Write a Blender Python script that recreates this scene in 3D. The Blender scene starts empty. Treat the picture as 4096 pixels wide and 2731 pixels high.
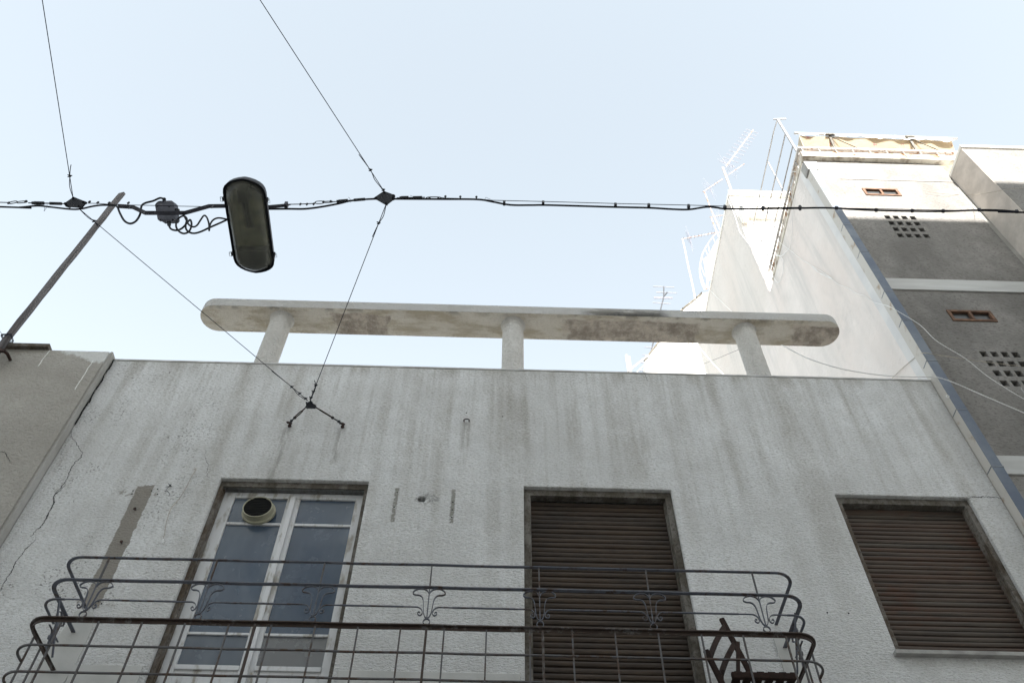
import bpy, bmesh, math, random
from mathutils import Vector, Matrix
random.seed(7)
S = bpy.context.scene
C = S.collection
R = math.radians
# ------------------------------------------------------------------ camera
PITCH, YAW, ROLL, FPX = R(53.2558), R(1.09165), R(0.59445), 3467.3
FW = Vector((math.sin(YAW)*math.cos(PITCH), math.cos(YAW)*math.cos(PITCH), math.sin(PITCH)))
RT0 = Vector((math.cos(YAW), -math.sin(YAW), 0)); UP0 = RT0.cross(FW)
RT = math.cos(ROLL)*RT0 + math.sin(ROLL)*UP0
UP = -math.sin(ROLL)*RT0 + math.cos(ROLL)*UP0
cam = bpy.data.cameras.new('camera'); co = bpy.data.objects.new('camera', cam); C.objects.link(co)
cam.sensor_width = 36; cam.lens = FPX*36/4096; cam.clip_end = 800; cam.clip_start = .05
m = Matrix((RT, UP, -FW)).transposed().to_4x4(); co.matrix_world = m
S.camera = co
# ------------------------------------------------------------------ sky, sun, exposure
SUN_EL, SUN_AZ = R(28.5), R(176)          # azimuth measured from +Y clockwise (towards +X)
w = bpy.data.worlds.new('World'); S.world = w; w.use_nodes = True
nt = w.node_tree; nt.nodes.clear()
sky = nt.nodes.new('ShaderNodeTexSky'); sky.sky_type = 'NISHITA'; sky.sun_disc = False
sky.sun_elevation = SUN_EL; sky.sun_rotation = SUN_AZ
sky.air_density = 1.0; sky.dust_density = 1.6; sky.ozone_density = 1.5
hs = nt.nodes.new('ShaderNodeHueSaturation'); hs.inputs['Saturation'].default_value = .34
bg = nt.nodes.new('ShaderNodeBackground'); bg.inputs[1].default_value = 0.15
wo = nt.nodes.new('ShaderNodeOutputWorld')
tint = nt.nodes.new('ShaderNodeMix'); tint.data_type = 'RGBA'; tint.blend_type = 'MULTIPLY'; tint.inputs[0].default_value = 1; tint.inputs[7].default_value = (.925, .955, .91, 1)
nt.links.new(sky.outputs[0], hs.inputs['Color']); nt.links.new(hs.outputs[0], tint.inputs[6]); veil = nt.nodes.new('ShaderNodeMix'); veil.data_type = 'RGBA'; veil.inputs[0].default_value = .25; veil.inputs[7].default_value = (1.21, 1.41, 1.58, 1)   # thin high haze evens the sky out
nt.links.new(tint.outputs[2], veil.inputs[6]); nt.links.new(veil.outputs[2], bg.inputs[0]); nt.links.new(bg.outputs[0], wo.inputs[0])
sl = bpy.data.lights.new('sun', 'SUN'); sl.energy = 5.0; sl.angle = R(.6); sl.color = (1, .965, .91)
so = bpy.data.objects.new('sun', sl); C.objects.link(so)
sd = Vector((math.sin(SUN_AZ)*math.cos(SUN_EL), math.cos(SUN_AZ)*math.cos(SUN_EL), math.sin(SUN_EL)))
so.rotation_euler = sd.to_track_quat('Z', 'Y').to_euler(); so.location = sd*50
S.view_settings.view_transform = 'Standard'; S.view_settings.look = 'None'
S.view_settings.exposure = 2.0; S.view_settings.gamma = 1; S.view_settings.use_curve_mapping = False
S.render.resolution_x = 1024; S.render.resolution_y = 682

# ------------------------------------------------------------------ measuring: a point of the photo onto a plane of the street
OF = dict(A=(0,600,1.96), B=(1000,600,1.96), C=(2400,450,2.351), D=(3096,450,2.351), E=(2400,1000,2.351), F=(3096,1000,2.351),
          G=(0,1300,1.96), H=(0,1931,1.96), I=(1000,1931,1.96), J=(2000,1931,1.96), K=(2896,1931,1.96), L=(1000,1300,1.96), O=(0,0,1/1.7415))
def ray(z, x, y):
    o = OF[z]; fx = o[0]+x/o[2]; fy = o[1]+y/o[2]
    return FW*FPX + RT*(fx-2048) - UP*(fy-1365.5)
def PY(z, x, y, Y): r = ray(z, x, y); return r*(Y/r.y)
def PX(z, x, y, X): r = ray(z, x, y); return r*(X/r.x)
def PZ(z, x, y, Z): r = ray(z, x, y); return r*(Z/r.z)

# ------------------------------------------------------------------ helpers
def new(): return bmesh.new()
def box(bm, x0, x1, y0, y1, z0, z1):
    v = [bm.verts.new(p) for p in ((x0,y0,z0),(x1,y0,z0),(x1,y1,z0),(x0,y1,z0),(x0,y0,z1),(x1,y0,z1),(x1,y1,z1),(x0,y1,z1))]
    for f in ((0,3,2,1),(4,5,6,7),(0,1,5,4),(1,2,6,5),(2,3,7,6),(3,0,4,7)): bm.faces.new([v[i] for i in f])
    return v
def prism(bm, pts, d):
    """extrude polygon pts (3-D, planar) by vector d"""
    d = Vector(d); a = [bm.verts.new(p) for p in pts]; b = [bm.verts.new(Vector(p)+d) for p in pts]
    n = len(pts); bm.faces.new(a); bm.faces.new(b[::-1])
    for i in range(n): bm.faces.new((a[i], b[i], b[(i+1)%n], a[(i+1)%n]))
def smooth_path(pts, k=6):
    pts = [Vector(p) for p in pts]; out = []
    n = len(pts)
    for i in range(n-1):
        p0 = pts[max(i-1,0)]; p1 = pts[i]; p2 = pts[i+1]; p3 = pts[min(i+2,n-1)]
        for j in range(k):
            t = j/k
            out.append(.5*((2*p1)+(-p0+p2)*t+(2*p0-5*p1+4*p2-p3)*t*t+(-p0+3*p1-3*p2+p3)*t**3))
    out.append(pts[-1]); return out
def tube(bm, pts, r, seg=8, smooth=0, cap=True):
    if smooth: pts = smooth_path(pts, smooth)
    pts = [Vector(p) for p in pts]; rings = []; n = len(pts)
    ref = None
    for i, p in enumerate(pts):
        t = (pts[min(i+1,n-1)]-pts[max(i-1,0)])
        if t.length < 1e-9: t = Vector((0,0,1))
        t.normalize()
        if ref is None:
            ref = t.cross(Vector((0.13,.31,.94)));
            if ref.length < .1: ref = t.cross(Vector((1,0,0)))
        a = (ref - t*ref.dot(t)).normalized(); ref = a; b = t.cross(a)
        rr = r[i] if isinstance(r, (list,tuple)) else r
        rings.append([bm.verts.new(p+a*math.cos(k*2*math.pi/seg)*rr+b*math.sin(k*2*math.pi/seg)*rr) for k in range(seg)])
    for i in range(n-1):
        for k in range(seg):
            bm.faces.new((rings[i][k], rings[i][(k+1)%seg], rings[i+1][(k+1)%seg], rings[i+1][k]))
    if cap: bm.faces.new(rings[0][::-1]); bm.faces.new(rings[-1])
def bar(bm, p, q, w, h, upv=(0,0,1)):
    """rectangular bar p->q, w across, h along upv"""
    p = Vector(p); q = Vector(q); t = (q-p).normalized(); u = Vector(upv)
    s = t.cross(u)
    if s.length < 1e-3: s = t.cross(Vector((1,0,0)))
    s.normalize(); u = s.cross(t)
    a = [p+s*i*w/2+u*j*h/2 for i, j in ((-1,-1),(1,-1),(1,1),(-1,1))]
    prism(bm, a, q-p)
def ribbon(bm, path, y0, y1, th, closed=False):
    """flat iron bar bent in the XZ plane; path of (x,z), width in y"""
    n = len(path); P = [Vector((a, b)) for a, b in path]; L = []; Rr = []
    for i in range(n):
        if closed: t = P[(i+1)%n]-P[i-1]
        else: t = P[min(i+1,n-1)]-P[max(i-1,0)]
        t.normalize(); nn = Vector((-t.y, t.x))*th/2
        L.append(P[i]+nn); Rr.append(P[i]-nn)
    V = [[bm.verts.new((q.x, y, q.y)) for y in (y0, y1)] for q in L]; W = [[bm.verts.new((q.x, y, q.y)) for y in (y0, y1)] for q in Rr]
    for i in range(n if closed else n-1):
        j = (i+1) % n
        bm.faces.new((V[i][0], V[i][1], V[j][1], V[j][0])); bm.faces.new((W[i][0], W[j][0], W[j][1], W[i][1]))
        bm.faces.new((V[i][0], V[j][0], W[j][0], W[i][0])); bm.faces.new((V[i][1], W[i][1], W[j][1], V[j][1]))
    if not closed:
        bm.faces.new((V[0][0], W[0][0], W[0][1], V[0][1])); bm.faces.new((V[-1][0], V[-1][1], W[-1][1], W[-1][0]))
def hbar(bm, path, w, h):
    """flat bar swept along a horizontal path (x,y,z): w across, h high"""
    P = [Vector(p) for p in path]; n = len(P); rings = []
    for i in range(n):
        t = P[min(i+1,n-1)]-P[max(i-1,0)]; t.z = 0; t.normalize(); s = Vector((t.y,-t.x,0))*w/2; u = Vector((0,0,h/2))
        rings.append([bm.verts.new(P[i]+a) for a in (-s-u, s-u, s+u, -s+u)])
    for i in range(n-1):
        for k in range(4): bm.faces.new((rings[i][k], rings[i][(k+1)%4], rings[i+1][(k+1)%4], rings[i+1][k]))
    bm.faces.new(rings[0][::-1]); bm.faces.new(rings[-1])
def sphere(bm, c, r, s=(1,1,1)):
    bmesh.ops.create_icosphere(bm, subdivisions=2, radius=r, matrix=Matrix.Translation(c)@Matrix.Diagonal((*s,1)))
def torus(bm, c, r, t, ax, seg=16, sq=(1,1)):
    ax = Vector(ax).normalized(); a = ax.cross(Vector((.2,.1,.97))).normalized(); b = ax.cross(a)
    pts = [Vector(c)+a*math.cos(k*2*math.pi/seg)*r*sq[0]+b*math.sin(k*2*math.pi/seg)*r*sq[1] for k in range(seg+1)]
    tube(bm, pts, t, 6)
ORG = {}
def obj(name, bm, mat, parent=None, smooth=False, bevel=0, seg=2, kind=None, loc=None):
    bmesh.ops.recalc_face_normals(bm, faces=bm.faces[:])
    me = bpy.data.meshes.new(name); off = Vector(loc) if loc is not None else (ORG[parent.name] if parent else Vector((0,0,0)))
    for v in bm.verts: v.co -= off
    bm.to_mesh(me); bm.free()
    for mm in (mat if isinstance(mat, list) else [mat]): me.materials.append(mm)
    if smooth:
        for p in me.polygons: p.use_smooth = True
        try: me.set_sharp_from_angle(angle=R(38))
        except Exception: pass
    o = bpy.data.objects.new(name, me); C.objects.link(o)
    if parent: o.parent = parent; o.location = off - ORG[parent.name]
    else: o.location = off
    ORG[o.name] = off
    if bevel:
        b = o.modifiers.new('bevel', 'BEVEL'); b.width = bevel; b.segments = seg; b.limit_method = 'ANGLE'; b.angle_limit = R(40)
    if kind: o['kind'] = kind
    return o
def thing(name, loc, label, cat, group=None):
    o = bpy.data.objects.new(name, None); C.objects.link(o); o.location = loc; ORG[o.name] = Vector(loc)
    o['label'] = label; o['category'] = cat
    if group: o['group'] = group
    return o
def tag(o, label, cat, group=None):
    o['label'] = label; o['category'] = cat
    if group: o['group'] = group
    return o
def dup(o, dx, parent=None):
    """copy of a part moved by dx"""
    c = o.copy(); C.objects.link(c)
    if parent: c.parent = parent
    c.location = o.location + Vector(dx); ORG[c.name] = ORG[o.name] + Vector(dx)
    return c
def wall(bm, x0, x1, z0, z1, y0, y1, holes=(), round_holes=()):
    """slab with rectangular openings (x0,x1,z0,z1), outer face at y0; round holes are (x,z,r)"""
    H = list(holes) + [(x-r*1.6, x+r*1.6, z-r*1.6, z+r*1.6) for x, z, r in round_holes]
    xs = sorted({x0, x1, *[h[0] for h in H], *[h[1] for h in H]}); zs = sorted({z0, z1, *[h[2] for h in H], *[h[3] for h in H]})
    vc = {}
    def V(x, y, z):
        k = (round(x,5), round(y,5), round(z,5))
        if k not in vc: vc[k] = bm.verts.new((x,y,z))
        return vc[k]
    def solid(i, j):
        if i < 0 or j < 0 or i >= len(xs)-1 or j >= len(zs)-1: return False
        cx = (xs[i]+xs[i+1])/2; cz = (zs[j]+zs[j+1])/2
        return not any(h[0] < cx < h[1] and h[2] < cz < h[3] for h in H)
    for i in range(len(xs)-1):
        for j in range(len(zs)-1):
            if not solid(i, j): continue
            a, b, c, d = xs[i], xs[i+1], zs[j], zs[j+1]
            bm.faces.new((V(a,y0,c), V(b,y0,c), V(b,y0,d), V(a,y0,d))); bm.faces.new((V(a,y1,c), V(a,y1,d), V(b,y1,d), V(b,y1,c)))
            rh = lambda ii, jj: any(abs((xs[ii]+xs[ii+1])/2-x) < 1e-4 and abs((zs[jj]+zs[jj+1])/2-z) < 1e-4 for x, z, r in round_holes) if 0 <= ii < len(xs)-1 and 0 <= jj < len(zs)-1 else False
            if not solid(i-1, j) and not rh(i-1, j): bm.faces.new((V(a,y0,c), V(a,y0,d), V(a,y1,d), V(a,y1,c)))
            if not solid(i+1, j) and not rh(i+1, j): bm.faces.new((V(b,y0,c), V(b,y1,c), V(b,y1,d), V(b,y0,d)))
            if not solid(i, j-1) and not rh(i, j-1): bm.faces.new((V(a,y0,c), V(a,y1,c), V(b,y1,c), V(b,y0,c)))
            if not solid(i, j+1) and not rh(i, j+1): bm.faces.new((V(a,y0,d), V(b,y0,d), V(b,y1,d), V(a,y1,d)))
    for x, z, r in round_holes:
        n = 16; rnd = random.Random(3)
        ci = [bm.verts.new((x+math.cos(k*2*math.pi/n)*r*rnd.uniform(.86,1.12), y0, z+math.sin(k*2*math.pi/n)*r*rnd.uniform(.86,1.12))) for k in range(n)]
        cb = [bm.verts.new((v.co.x, y1-.01, v.co.z)) for v in ci]
        s = r*1.6; cr = [(s,s),(-s,s),(-s,-s),(s,-s)]; cv = [V(x+a, y0, z+b) for a, b in cr]
        for k in range(n):
            bm.faces.new((ci[k], cb[k], cb[(k+1)%n], ci[(k+1)%n]))
        bm.faces.new(cb)
        q = n//4
        for c in range(4):
            for k in range(q):
                i0 = (c*q+k) % n; i1 = (c*q+k+1) % n
                bm.faces.new((ci[i0], ci[i1], cv[c]))
            bm.faces.new((ci[((c+1)*q) % n], cv[(c+1) % 4], cv[c]))

# ------------------------------------------------------------------ materials
class NT:
    def __init__(s, name):
        s.m = bpy.data.materials.new(name); s.m.use_nodes = True; s.t = s.m.node_tree
        s.b = s.t.nodes['Principled BSDF']; s.pos = s.t.nodes.new('ShaderNodeNewGeometry').outputs['Position']
    def n(s, ty, **kw):
        o = s.t.nodes.new(ty)
        for k, v in kw.items(): setattr(o, k, v)
        return o
    def l(s, a, b): s.t.links.new(a, b)
    def setv(s, sock, v):
        if hasattr(v, 'links') or isinstance(v, bpy.types.NodeSocket): s.l(v, sock)
        else: sock.default_value = v
    def mapping(s, scale=(1,1,1), loc=(0,0,0), rot=(0,0,0), src=None):
        m = s.n('ShaderNodeMapping'); m.inputs['Scale'].default_value = scale; m.inputs['Location'].default_value = loc; m.inputs['Rotation'].default_value = rot
        s.l(src or s.pos, m.inputs[0]); return m.outputs[0]
    def noise(s, scale=5, detail=4, rough=.55, st=(1,1,1), loc=(0,0,0), dist=0, src=None):
        n = s.n('ShaderNodeTexNoise'); s.l(s.mapping(st, loc, src=src), n.inputs['Vector'])
        n.inputs['Scale'].default_value = scale; n.inputs['Detail'].default_value = detail; n.inputs['Roughness'].default_value = rough; n.inputs['Distortion'].default_value = dist
        return n.outputs['Fac']
    def ramp(s, f, a, b, c0=0., c1=1.):
        r = s.n('ShaderNodeMapRange'); r.interpolation_type = 'SMOOTHSTEP'; s.l(f, r.inputs[0])
        r.inputs[1].default_value = a; r.inputs[2].default_value = b; r.inputs[3].default_value = c0; r.inputs[4].default_value = c1
        return r.outputs[0]
    def math(s, op, a, b=0., c=0.):
        m = s.n('ShaderNodeMath', operation=op); s.setv(m.inputs[0], a); s.setv(m.inputs[1], b)
        if op in ('MULTIPLY_ADD',): s.setv(m.inputs[2], c)
        return m.outputs[0]
    def mix(s, f, a, b, mode='MIX'):
        m = s.n('ShaderNodeMix', data_type='RGBA', blend_type=mode); s.setv(m.inputs[0], f)
        for k, v in ((6, a), (7, b)):
            if isinstance(v, tuple): v = (*v[:3], 1)
            s.setv(m.inputs[k], v)
        return m.outputs[2]
    def sep(s, src=None):
        x = s.n('ShaderNodeSeparateXYZ'); s.l(src or s.pos, x.inputs[0]); return x.outputs
    def boxmask(s, x0, x1, z0, z1, soft=.02, jit=.03, jscale=14):
        """soft-edged region of a wall in metres with a ragged border"""
        o = s.sep(); j = s.math('MULTIPLY', s.math('SUBTRACT', s.noise(jscale, 4, .6), .5), jit*2.5)
        f = None
        for c, a, b in ((0, x0, x1), (2, z0, z1)):
            v = s.math('ADD', o[c], j)
            for g in (s.ramp(v, a-soft, a+soft), s.ramp(v, b-soft, b+soft, 1., 0.)):
                f = g if f is None else s.math('MULTIPLY', f, g)
        return f
    def bump(s, h, strength=.5, dist=.01):
        b = s.n('ShaderNodeBump'); s.l(h, b.inputs['Height']); b.inputs['Strength'].default_value = strength; b.inputs['Distance'].default_value = dist
        s.l(b.outputs[0], s.b.inputs['Normal'])
    def done(s, col, rough=.9, spec=.25, metal=0.):
        s.setv(s.b.inputs['Base Color'], (*col, 1) if isinstance(col, tuple) else col); s.setv(s.b.inputs['Roughness'], rough)
        s.b.inputs['Specular IOR Level'].default_value = spec; s.b.inputs['Metallic'].default_value = metal
        return s.m

def plain(name, c0, c1, scale=6, rough=.8, st=(1,1,1), bump=0, bscale=60, spec=.25, metal=0, lo=.35, hi=.65, det=5):
    t = NT(name); f = t.ramp(t.noise(scale, det, .6, st), lo, hi)
    if bump: t.bump(t.noise(bscale, 3, .6, st), bump, .006)
    return t.done(t.mix(f, c0, c1), rough, spec, metal)

def stucco(name, base, dark, comb=(26, 26, 60), bump=.9, streak=None, pits=0, extra=None, streak_col=(.27,.242,.20), mott=.12, bdist=.012):
    t = NT(name)
    big = t.ramp(t.noise(1.3, 6, .68), .32, .68); med = t.ramp(t.noise(5, 5, .65, loc=(3,1,2)), .3, .72)
    col = t.mix(t.math('MULTIPLY', big, .55), base, dark); col = t.mix(t.math('MULTIPLY', med, .35), col, dark)
    h = t.noise(1, 3, .6, comb, dist=.6)
    h2 = t.noise(1, 2, .5, tuple(c*.45 for c in comb), loc=(5,5,5), dist=.3)
    hh = t.math('ADD', t.ramp(h, .3, .7), t.math('MULTIPLY', h2, .5))
    if mott:  # darker tone in the hollows of the render
        col = t.mix(t.ramp(h, .52, .3, 0., mott*3), col, dark)
    if streak:
        ztop, fade = streak; o = t.sep()
        s1 = t.ramp(t.noise(1, 4, .6, (3.8, 1, .15), dist=.3), .45, .66)
        s2 = t.ramp(t.noise(1, 3, .6, (17, 1, .45), loc=(2,0,7), dist=.3), .48, .66)
        low = t.ramp(o[2], ztop-fade, ztop, .12, 1.)
        brk = t.ramp(t.noise(1, 4, .6, (3, 1, 1.3), loc=(9,3,1)), .3, .6, .3, 1.)
        f = t.math('MULTIPLY', t.math('MULTIPLY', t.math('MAXIMUM', s1, t.math('MULTIPLY', s2, .5)), low), brk)
        f = t.math('MULTIPLY', f, t.ramp(h, .7, .3, .45, 1.))
        col = t.mix(t.math('MULTIPLY', f, .78), col, streak_col)
        # grime line right under the coping
        g = t.math('MULTIPLY', t.ramp(o[2], ztop-.22, ztop-.02), t.ramp(t.noise(1, 4, .6, (6, 1, 1)), .42, .68))
        col = t.mix(t.math('MULTIPLY', g, .5), col, streak_col)
    if pits:
        pf = t.math('MULTIPLY', t.ramp(t.noise(48, 3, .6, (1, 1, 1.1)), .55, .62), t.ramp(t.noise(2.6, 5, .7, loc=(1,4,8)), .48, .62))
        o = t.sep(); pf = t.math('MULTIPLY', pf, t.ramp(o[0], -1.9, -2.7, .12, 1.))
        col = t.mix(t.math('MULTIPLY', pf, pits), col, (.13, .12, .11))
    if extra: col = extra(t, col)
    t.bump(hh, bump, bdist)
    return t.done(col, .92, .15)

def house_marks(t, col):
    """painted-over strips and stains that belong to the wall"""
    taupe = (.245, .222, .192)
    o = t.sep()
    # strip left by a removed awning: slightly slanting
    sx = t.math('ADD', o[0], t.math('MULTIPLY', t.math('SUBTRACT', o[2], 4.2), .0))
    j = t.math('MULTIPLY', t.math('SUBTRACT', t.noise(16, 4, .6), .5), .045)
    sx = t.math('ADD', sx, j); zz = t.math('ADD', o[2], t.math('MULTIPLY', t.math('SUBTRACT', t.noise(22, 4, .7), .5), .16))
    f = t.math('MULTIPLY', t.math('MULTIPLY', t.ramp(sx, -2.80, -2.79), t.ramp(sx, -2.672, -2.665, 1., 0.)), t.math('MULTIPLY', t.ramp(zz, 3.57, 3.6), t.ramp(zz, 4.70, 4.715, 1., 0.)))
    col = t.mix(t.math('MULTIPLY', f, .93), col, taupe)
    for a, b, c, d, s in ((-2.92,-2.58,4.60,4.66,.8), (-2.86,-2.56,3.60,3.65,.5)):
        col = t.mix(t.math('MULTIPLY', t.math('MULTIPLY', t.boxmask(a,b,c,d,.02,.06,30), t.ramp(t.noise(24,3,.6),.45,.6)), s), col, taupe)
    for x in (-.79, -.348):
        col = t.mix(t.math('MULTIPLY', t.math('MULTIPLY', t.boxmask(x-.016,x+.016,4.40,4.745,.006,.008,50), t.ramp(t.noise(30,3,.6),.35,.5)), .8), col, (.2,.19,.16))
    # smears round the hole and drips from it, and from the two eyebolts
    col = t.mix(t.math('MULTIPLY', t.math('MULTIPLY', t.boxmask(-.63,-.46,4.60,4.70,.03,.05,20), t.ramp(t.noise(26,4,.6),.42,.62)), .75), col, (.13,.125,.12))
    for x, z, ln, w in ((-.59,4.6,.26,.016), (-1.79,5.40,.75,.035), (-1.335,5.40,.4,.03), (-.29,5.53,.5,.03)):
        col = t.mix(t.math('MULTIPLY', t.math('MULTIPLY', t.boxmask(x-w,x+w,z-ln,z,.03,.02,12), t.ramp(t.noise(1,3,.6,(30,1,3)),.4,.6)), .55), col, (.22,.2,.175))
    return col

WALL = stucco('house_stucco', (.755,.755,.757), (.51,.50,.487), comb=(40,40,92), bump=.9, bdist=.0075, mott=.36, streak=(6.27, 3.4), pits=.7, extra=house_marks)
COLM = stucco('column_stucco', (.63,.61,.585), (.45,.43,.40), comb=(40,40,40), bump=.9, mott=.25)
def slab_marks(t, col):
    f = t.ramp(t.noise(1, 5, .65, (2.2, 5, 5), loc=(1.5,0,0)), .46, .62)
    o = t.sep(); m = t.math('MULTIPLY', t.ramp(o[0], .75, .95), t.ramp(o[0], 1.55, 1.75, 1., 0.))
    g = t.math('MULTIPLY', m, t.ramp(t.noise(1, 5, .7, (3, 3, 14)), .34, .5))
    col = t.mix(t.math('MULTIPLY', g, t.ramp(o[2], 7.31, 7.20, .25, .95)), col, (.055,.053,.05))
    return t.mix(t.math('MULTIPLY', f, .25), col, (.4,.36,.3))
SLABF = stucco('beam_stucco', (.52,.51,.50), (.41,.40,.385), comb=(46,46,60), bump=.7, extra=slab_marks)
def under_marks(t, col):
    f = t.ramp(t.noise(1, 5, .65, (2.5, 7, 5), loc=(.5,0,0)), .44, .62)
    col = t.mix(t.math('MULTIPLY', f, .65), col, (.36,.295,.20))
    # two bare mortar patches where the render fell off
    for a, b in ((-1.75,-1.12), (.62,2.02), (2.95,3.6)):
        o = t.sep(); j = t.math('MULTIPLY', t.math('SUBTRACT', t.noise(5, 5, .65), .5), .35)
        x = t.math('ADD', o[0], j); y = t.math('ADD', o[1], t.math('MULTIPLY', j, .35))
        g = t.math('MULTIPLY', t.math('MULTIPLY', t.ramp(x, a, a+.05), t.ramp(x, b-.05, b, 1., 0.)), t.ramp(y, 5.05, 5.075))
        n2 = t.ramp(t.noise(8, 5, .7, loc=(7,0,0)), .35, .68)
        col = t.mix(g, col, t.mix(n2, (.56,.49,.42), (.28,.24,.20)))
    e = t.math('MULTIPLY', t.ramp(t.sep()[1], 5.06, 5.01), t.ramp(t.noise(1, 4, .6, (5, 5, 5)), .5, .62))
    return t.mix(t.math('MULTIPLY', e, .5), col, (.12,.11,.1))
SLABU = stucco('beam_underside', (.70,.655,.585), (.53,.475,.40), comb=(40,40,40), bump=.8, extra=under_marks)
def left_marks(t, col):
    o = t.sep(); j = t.math('MULTIPLY', t.math('SUBTRACT', t.noise(12, 5, .7), .5), .22)
    z = t.math('ADD', o[2], j)
    d = t.math('MULTIPLY', t.ramp(o[0], -4.1, -3.62, 0.01, .16), 1.)
    f = t.ramp(t.math('ADD', z, d), 6.26, 6.30)
    f = t.math('MULTIPLY', f, t.ramp(o[0], -4.12, -4.06))
    col = t.mix(f, col, (.55,.55,.54))
    for x, a, b in ((-4.13, 6.03, 6.3), (-3.68, 5.72, 6.15)):   # paint runs
        k = t.math('ADD', o[0], t.math('MULTIPLY', t.math('SUBTRACT', t.noise(9, 3, .5), .5), .03))
        g = t.math('MULTIPLY', t.math('MULTIPLY', t.ramp(k, x-.005, x-.002), t.ramp(k, x+.002, x+.005, 1., 0.)), t.math('MULTIPLY', t.ramp(o[2], a, a+.02), t.ramp(o[2], b-.02, b, 1., 0.)))
        col = t.mix(g, col, (.72,.72,.71))
    return col
LEFTW = stucco('neighbour_stucco', (.395,.375,.345), (.265,.247,.22), comb=(34,34,42), bump=.7, extra=left_marks, mott=.2, bdist=.008)
STRIP = plain('smooth_plaster_edge', (.33,.315,.29), (.39,.375,.355), 4, .9, bump=.3)
BAND = plain('smooth_plaster', (.42,.415,.40), (.48,.475,.46), 3, .9, bump=.2)
def rough_marks(t, col):
    o = t.sep(); big = t.ramp(t.noise(1, 5, .65, (1.4, 1, .5), loc=(4,0,2)), .38, .68); col = t.mix(t.math('MULTIPLY', big, .45), col, (.085,.08,.074))
    for x, z, ln in ((4.80,6.20,.10), (4.93,6.16,.07), (4.98,6.03,.22), (5.04,6.02,.28), (5.09,6.05,.16)):
        k = t.math('ADD', o[0], t.math('MULTIPLY', t.math('SUBTRACT', t.noise(16, 3, .6), .5), .05))
        g = t.math('MULTIPLY', t.math('MULTIPLY', t.ramp(k, x-.007, x-.003), t.ramp(k, x+.003, x+.007, 1., 0.)), t.math('MULTIPLY', t.ramp(o[2], z-ln, z-ln+.04), t.ramp(o[2], z-.02, z, 1., 0.)))
        col = t.mix(t.math('MULTIPLY', g, .8), col, (.42,.42,.41))
    return col
ROUGH = stucco('spatterdash_render', (.27,.257,.243), (.13,.122,.113), extra=rough_marks, comb=(26,26,46), bump=.6, mott=.3, bdist=.006)
def side_marks(t, col):
    f = t.ramp(t.noise(1, 5, .6, (1,.8,.45)), .4, .7); col = t.mix(t.math('MULTIPLY', f, .5), col, (.66,.57,.52))
    f = t.ramp(t.noise(1, 5, .65, (1,1.6,.8), loc=(2,8,4)), .55, .75); col = t.mix(t.math('MULTIPLY', f, .5), col, (.47,.45,.43))
    o = t.sep()
    dr = t.math('MULTIPLY', t.ramp(t.noise(1, 5, .65, (1,2.6,.22), loc=(0,3,1)), .47, .7), t.ramp(o[2], 7., 10.5, .15, .8)); col = t.mix(dr, col, (.50,.475,.455))
    top = t.math('MULTIPLY', t.ramp(t.math('ADD', o[2], t.math('MULTIPLY', t.noise(2,4,.6), .8)), 11.1, 11.7), .35)
    col = t.mix(top, col, (.55,.52,.48))
    return col
SIDE = stucco('white_side_render', (.72,.665,.63), (.60,.56,.53), comb=(9,9,9), bump=.35, mott=.04, extra=side_marks)
WHITE = plain('white_wall_paint', (.80,.78,.74), (.70,.67,.62), 3, .9, bump=.3, bscale=30)
COPE = plain('old_coping_plaster', (.52,.515,.51), (.38,.37,.36), 6, .9, bump=.3)
GREYB = plain('grey_band_paint', (.46,.46,.45), (.40,.395,.385), 3, .9, (.5,1,4), bump=.2)
CONC = plain('grey_concrete', (.36,.35,.33), (.25,.24,.23), 5, .95, bump=.5)
ROOFM = plain('roof_screed', (.76,.73,.68), (.66,.63,.58), 2, .95, bump=.3)
ASPH = plain('pale_street_paving', (.42,.41,.39), (.34,.33,.31), 3, .95, bump=.3, bscale=80)
PAVE = plain('pavement_slabs', (.5,.49,.46), (.42,.41,.39), 4, .95, bump=.3)
ZINC = plain('weathered_zinc', (.085,.105,.145), (.15,.17,.20), 2.2, .6, (1,1,1.2), spec=.3, lo=.35, hi=.7)
ZINCJ = plain('joint_sealant', (.20,.215,.235), (.15,.16,.18), 9, .8)
ZINCS = plain('zinc_rust_side', (.48,.455,.42), (.32,.25,.19), 7, .8, lo=.55, hi=.72)
def wood_old(name, a, b, dark, sc=1.):
    t = NT(name); f = t.ramp(t.noise(9*sc, 6, .7, (1,1,.5)), .38, .6); g = t.ramp(t.noise(40, 4, .7, (1,1,.12 if sc < 1 else 1)), .5, .68 if sc < 1 else .62); k = t.ramp(t.noise(3, 5, .7, loc=(4,4,4)), .5, .68)
    col = t.mix(f, a, b); col = t.mix(t.math('MULTIPLY', g, .6), col, dark); col = t.mix(t.math('MULTIPLY', k, .7), col, dark)
    t.bump(t.noise(60, 4, .7), .7 if sc >= 1 else .15, .006)
    return t.done(col, .85, .2)
CASE = wood_old('peeling_casing', (.165,.153,.138), (.09,.08,.065), (.045,.035,.026))
CASERUST = wood_old('casing_weathered_brown', (.17,.155,.138), (.09,.07,.052), (.045,.033,.025))
SASH = plain('chipped_white_paint', (.58,.58,.59), (.30,.275,.24), 16, .6, (1,1,.3), bump=.4, lo=.5, hi=.68, spec=.4)
GLASS = None
t = NT('sky_tinted_glass'); f = t.ramp(t.noise(1, 4, .6, (2.5,1,.9)), .3, .7); o = t.sep()
col = t.mix(f, (.042,.064,.10), (.09,.118,.158)); col = t.mix(t.math('MULTIPLY', t.ramp(o[2], 3.475, 3.465, 0., .6), t.ramp(o[0], -1.62, -1.58, .25, 1.)), col, (.20,.19,.175))  # blue of the sky on frosted glass put into its colour; lowest panes beige
t.bump(t.noise(2.2, 2, .5), .05, .02)
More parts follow.
